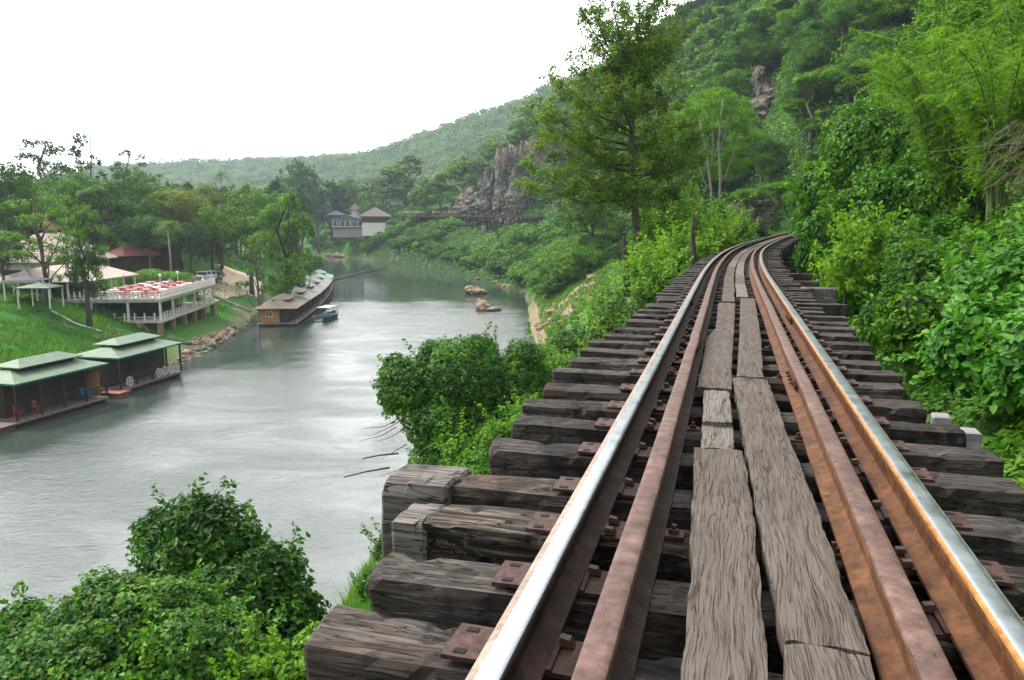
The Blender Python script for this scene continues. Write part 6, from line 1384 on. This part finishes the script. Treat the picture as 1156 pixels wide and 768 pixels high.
M['car_white'] = plain('white_car_paint', (.7, .71, .73), .25, var=.03); M['car_silver'] = plain('silver_car_paint', (.42, .44, .47), .3, .4, var=.04); M['car_dark'] = plain('dark_car_paint', (.03, .035, .045), .3, var=.05); M['tyre'] = plain('tyre_rubber', (.02, .02, .02), .9)
def car(x, y, rz, mat, label):
    o = thing('parked_car', label, 'car', (x, y, gz(x, y)+.12), rz, 'cars parked by the dirt road')
    prof = [(-2.2, .45), (-2.2, .85), (-1.3, .98), (-.75, 1.45), (.9, 1.47), (1.75, 1.0), (2.15, .92), (2.2, .45), (2.1, .3), (-2.1, .3)]; V = []; n = len(prof)
    for sx, k in ((-.84, 1), (.84, 1)):
        for (yy, z) in prof: V.append((sx*(.84 if z > 1.2 else 1), yy, z))
    b = MB(); b.add(V, [tuple(range(n)), tuple(range(2*n-1, n-1, -1))]+[(i, n+i, n+(i+1) % n, (i+1) % n) for i in range(n)]); b.build('body', M[mat], o)
    b = MB(); b.add([(-.68, -1.27, 1.03), (.68, -1.27, 1.03), (.62, -.79, 1.42), (-.62, -.79, 1.42)], [(0, 1, 2, 3)]); b.build('windscreen', M['glass'], o)
    MB().box((0, 1.33, 1.2), (1.2, .05, .3)).build('rear_window', M['glass'], o)
    for s in (-1, 1): MB().box((s*.775, .1, 1.2), (.03, 1.6, .3)).build('side_window', M['glass'], o)
    for s in (-1, 1):
        for yy in (-1.35, 1.35): w = MB().tube([(s*.7, yy, .32), (s*.87, yy, .32)], .32, 14).build('wheel', M['tyre'], o); MB().tube([(s*.86, yy, .32), (s*.885, yy, .32)], .18, 10).build('rim', M['car_silver'], w)
        MB().box((s*.6, -2.2, .72), (.35, .05, .15)).build('headlight', M['white'], o)
for i, (px, py, mt, lab) in enumerate([(222, 304, 'car_white', 'white parked car nearest the terrace end of the row'), (227.5, 301.6, 'car_silver', 'silver parked car next to the white one'), (232.5, 301, 'car_white', 'second white car in the row under the trees'), (237.5, 300.4, 'car_silver', 'last silver car before the tree trunk'), (243, 300, 'car_dark', 'dark car at the road end of the row')]):
    q = on_z(px, py, -6.4); car(q[0], q[1], R_(25), mt, lab)
# poles
for px, top, base, Y, lab in ((74, 240, 300, 118, 'white utility pole among the trees at the upper left'), (122, 250, 300, 125, 'white pole with crossarm before the dark trees')):
    a = at_y(px, top, Y); g = gz(a[0], a[1]); o = thing('utility_pole', lab, 'utility pole', (a[0], a[1], g)); MB().lathe((0, 0, 0), [(.16, 0), (.1, a[2]-g)], 8).build('pole', M['white'], o); MB().box((0, 0, a[2]-g-.9), (1.3, .1, .12)).build('crossarm', M['white'], o)
# ------------------------------------------------------------------ people
def skin_mesh(name, J, E, rad, sub=1):
    me = bpy.data.meshes.new(name); me.from_pydata(J, E, []); o = bpy.data.objects.new(name, me); C.objects.link(o); m = o.modifiers.new('s', 'SKIN'); m.use_smooth_shade = True
    for i, v in enumerate(me.skin_vertices[0].data): v.radius = (rad[i], rad[i]) if not hasattr(rad[i], '__len__') else rad[i]; v.use_root = i == 0
    s = o.modifiers.new('u', 'SUBSURF'); s.levels = sub; dg = bpy.context.evaluated_depsgraph_get(); dg.update(); r = bpy.data.meshes.new_from_object(o.evaluated_get(dg)); r.name = name; bpy.data.objects.remove(o); return r
def person_meshes(v):
    a = (.0, .12, -.08)[v]; st = (.10, .16, .06)[v]
    J = [(0, 0, .92), (0, 0, 1.18), (0, 0, 1.40), (0, -.01, 1.50), (0, -.02, 1.60), (0, -.02, 1.72), (.09, 0, .88), (st, -.02, .48), (st, .02, .08), (st, -.14, .03), (-.09, 0, .88), (-st, .02, .48), (-st, .04, .08), (-st, -.12, .03), (.18, 0, 1.40), (.24, .02, 1.14), (.24, -.1-a, .92), (.24, -.14-a, .84), (-.18, 0, 1.40), (-.25, .02, 1.14), (-.23, -.08+a, .92), (-.23, -.12+a, .84)]
    E = [(0, 1), (1, 2), (2, 3), (3, 4), (4, 5), (0, 6), (6, 7), (7, 8), (8, 9), (0, 10), (10, 11), (11, 12), (12, 13), (2, 14), (14, 15), (15, 16), (16, 17), (2, 18), (18, 19), (19, 20), (20, 21)]
    rad = [(.15, .11), (.14, .10), (.15, .10), .055, .085, .085, .085, .06, .042, .035, .085, .06, .042, .035, .06, .045, .035, .03, .06, .045, .035, .03]
    body = skin_mesh('body', J, E, rad)
    sh = skin_mesh('shirt', [(0, 0, .93), (0, 0, 1.18), (0, 0, 1.40), (.18, 0, 1.40), (.235, .015, 1.2), (-.18, 0, 1.40), (-.24, .015, 1.2)], [(0, 1), (1, 2), (2, 3), (3, 4), (2, 5), (5, 6)], [(.175, .135), (.165, .125), (.17, .12), .078, .065, .078, .065])
    tr = skin_mesh('trousers', [(0, 0, .92), (.09, 0, .86), (st, -.02, .48), (st, .02, .14), (-.09, 0, .86), (-st, .02, .48), (-st, .04, .14)], [(0, 1), (1, 2), (2, 3), (0, 4), (4, 5), (5, 6)], [(.165, .125), .10, .078, .062, .10, .078, .062])
    ha = skin_mesh('hair', [(0, .03, 1.60), (0, .02, 1.70), (0, 0, 1.77)], [(0, 1), (1, 2)], [.075, .098, .07])
    return body, sh, tr, ha
PM = [person_meshes(k) for k in range(3)]
for t_ in PM:
    for m_, k in zip(t_, ('skin', 'white', 'bluep', 'hair')): m_.materials.clear(); m_.materials.append(M[k])
CL = {'white': M['white'], 'blue': M['bluep'], 'red': M['red'], 'pink': M['pinkcloth'], 'orange': M['orange'], 'navy': plain('navy_cloth', (.02, .03, .09), .8), 'black': plain('black_cloth', (.015, .015, .018), .8), 'khaki': plain('khaki_cloth', (.30, .24, .15), .8), 'lilac': plain('lilac_cloth', (.42, .36, .6), .8)}
PR = random.Random(4)
def person(p, shirt, trous, label, group=None, rz=None, h=1.7, v=None):
    v = PR.randrange(3) if v is None else v; o = thing('person', label, 'person', tuple(p), PR.uniform(0, 6.28) if rz is None else rz, group); s = h/1.82; o.scale = (s, s, s)
    for m_, nm, mt in zip(PM[v], ('body', 'shirt', 'trousers', 'hair'), (None, CL[shirt], CL[trous], None)):
        q = link(nm, m_, None, o)
        if mt: setmat(q, mt)
# far viaduct
ZV = at_y(540, 244, 232)[2]
o = thing('far_viaduct', 'dark timber viaduct on pale piers along the foot of the cliff', 'viaduct', (at_y(530, 244, 234)[0], 234, ZV)); A_ = at_y(452, 243.5, 277); B_ = at_y(628, 243.5, 228); O_ = np.array(o.location)
A_[2] = B_[2] = ZV; A_[2] = at_y(452, 243.5, 277)[2]; dv = (B_-A_)/np.linalg.norm(B_-A_); nv = np.array([-dv[1], dv[0], 0])
MB().bar(tuple(A_-O_-[0, 0, .25]), tuple(B_-O_-[0, 0, .25]), 3.0, .45).build('deck', M['timber_dark'], o)
b = MB(); LT_ = np.linalg.norm(B_-A_)
for t in np.arange(LT_*.4, LT_, 2.2): q = A_+dv*t-nv*1.45-O_; b.bar(tuple(q), tuple(q+[0, 0, 1.0]), .09)
b.bar(tuple(A_+dv*LT_*.4-nv*1.45-O_+[0, 0, 1.0]), tuple(B_-nv*1.45-O_+[0, 0, 1.0]), .08); b.build('railing', M['timber_dark'], o)
for i, t in enumerate(np.arange(LT_*.33, LT_-2, 3.6)):
    q = A_+dv*t-O_; hgt = 4.6+1.8*math.sin(i*2.1)
    for s in (-1.1, 1.1): e = q+nv*s; MB().bar(tuple(e-[0, 0, .5]), tuple(e-[0, 0, hgt]), .38).build('post', M['timber_dark'], o)
    MB().box(tuple(q-[0, 0, hgt+2.5]), (1.5, 2.8, 5.2)).build('pier', M['concrete'] if i % 2 else M['rock_grey'], o)
ppl = [('white', 'blue'), ('lilac', 'navy'), ('white', 'black'), ('pink', 'navy'), ('red', 'khaki'), ('white', 'navy'), ('blue', 'black'), ('white', 'khaki')]
LLen = LT_
for i in range(30):
    t = .8+i*LT_*.0052+PR.uniform(-.3, .3); sh, tr = ppl[i % 8]; q = A_+dv*t+nv*PR.uniform(-1.1, 1.1); person((q[0], q[1], q[2]), sh, tr, 'visitor in the dense crowd at the left end of the far viaduct', 'crowd on the far viaduct', h=PR.uniform(1.55, 1.8))
for i in range(13):
    t = LT_*.235+i*LT_*.0125+PR.uniform(-.3, .3); sh, tr = (('red', 'navy'), ('white', 'black'), ('orange', 'navy'), ('khaki', 'black'))[i % 4]; q = A_+dv*t+nv*PR.uniform(-1.1, 1.1); person((q[0], q[1], q[2]), sh, tr, 'visitor in the looser line right of the dense crowd', 'line of visitors on the far viaduct', h=PR.uniform(1.55, 1.8))
q = A_+dv*(LT_*.54)-nv*.6; person((q[0], q[1], q[2]), 'white', 'khaki', 'lone visitor in white at the middle of the far viaduct')
q = at_y(842, 246.5, 76); g = gz(q[0], q[1]); person((q[0], q[1], max(g, q[2]-1.5)), 'orange', 'blue', 'person in orange standing before the rock wall at the bend', h=1.7, rz=0)
q = loc(RO, -1.2, 16.5, ZL+.004); person(q, 'white', 'black', 'person leaning on the lower floor rail at the far end of the terrace', rz=1.6)
q = loc(RO, -1.2, 15.5, ZU+.004); person(q, 'blue', 'navy', 'person in blue standing at the terrace rail', rz=1.2); q = loc(RO, -2.6, 11, ZU+.004); person(q, 'lilac', 'navy', 'person in lilac among the terrace tables', rz=1.2)
# ------------------------------------------------------------------ sticks, wires
b = MB(); r = np.random.RandomState(2); Ys = 24
for i in range(6):
    e = at_y(432+r.uniform(-15, 25), 505+r.uniform(-25, 35), Ys); d = np.array([-r.uniform(.3, 1.0), r.uniform(-.2, .2), r.uniform(-.3, .25)]); b.tube([e+[.5, 0, .3], e, e+d], [.02, .014, .005], 4)
tag(b.build('dry_twigs', M['leaf_stick'] if 'leaf_stick' in M else plain('dry_brown_twig', (.16, .11, .07), .9)), 'brown dry twigs hanging out of the creeper mound over the water', 'twigs', kind='stuff')
for (x0, y0, x1, y1, lab) in ((388, 539, 440, 528, 'bare stick poking lowest over the water'), (409, 518, 450, 512, 'bare stick just above the lowest one')):
    b = MB(); b.tube([at_y(x0, y0, Ys-.3), at_y((x0+x1)/2, (y0+y1)/2-1, Ys-.1), at_y(x1, y1, Ys)], [.02, .028, .035], 6); tag(b.build('bare_branch', M['bark_dark']), lab, 'branch')
for (l, Y, lab) in (([(1030, 172), (1070, 187), (1110, 193), (1170, 198)], 11, 'thin grey wire sagging across the draped tree'), ([(1050, 172), (1100, 166), (1170, 160)], 11, 'second thin wire running up to the dry twigs')):
    b = MB(); b.tube([at_y(x, y, Y) for x, y in l], .003, 5); tag(b.build('wire', M['concrete']), lab, 'wire')
# ------------------------------------------------------------------ air
V = [(x, y, z) for z in (-19, 260) for x, y in ((-1500, -400), (1500, -400), (1500, 1800), (-1500, 1800))]
b = MB(); b.add(V, [(3, 2, 1, 0), (4, 5, 6, 7), (0, 1, 5, 4), (1, 2, 6, 5), (2, 3, 7, 6), (3, 0, 4, 7)])
hm = bpy.data.materials.new('haze_air'); hm.use_nodes = True; ht = hm.node_tree; ht.nodes.clear(); ho = ht.nodes.new('ShaderNodeOutputMaterial'); hv = ht.nodes.new('ShaderNodeVolumePrincipled')
hv.inputs['Color'].default_value = (.72, .88, 1, 1); hv.inputs['Density'].default_value = .00026; hv.inputs['Anisotropy'].default_value = .2; ht.links.new(hv.outputs[0], ho.inputs['Volume'])
tag(b.build('haze', hm), 'thin bluish haze filling the valley air', 'haze', kind='stuff')
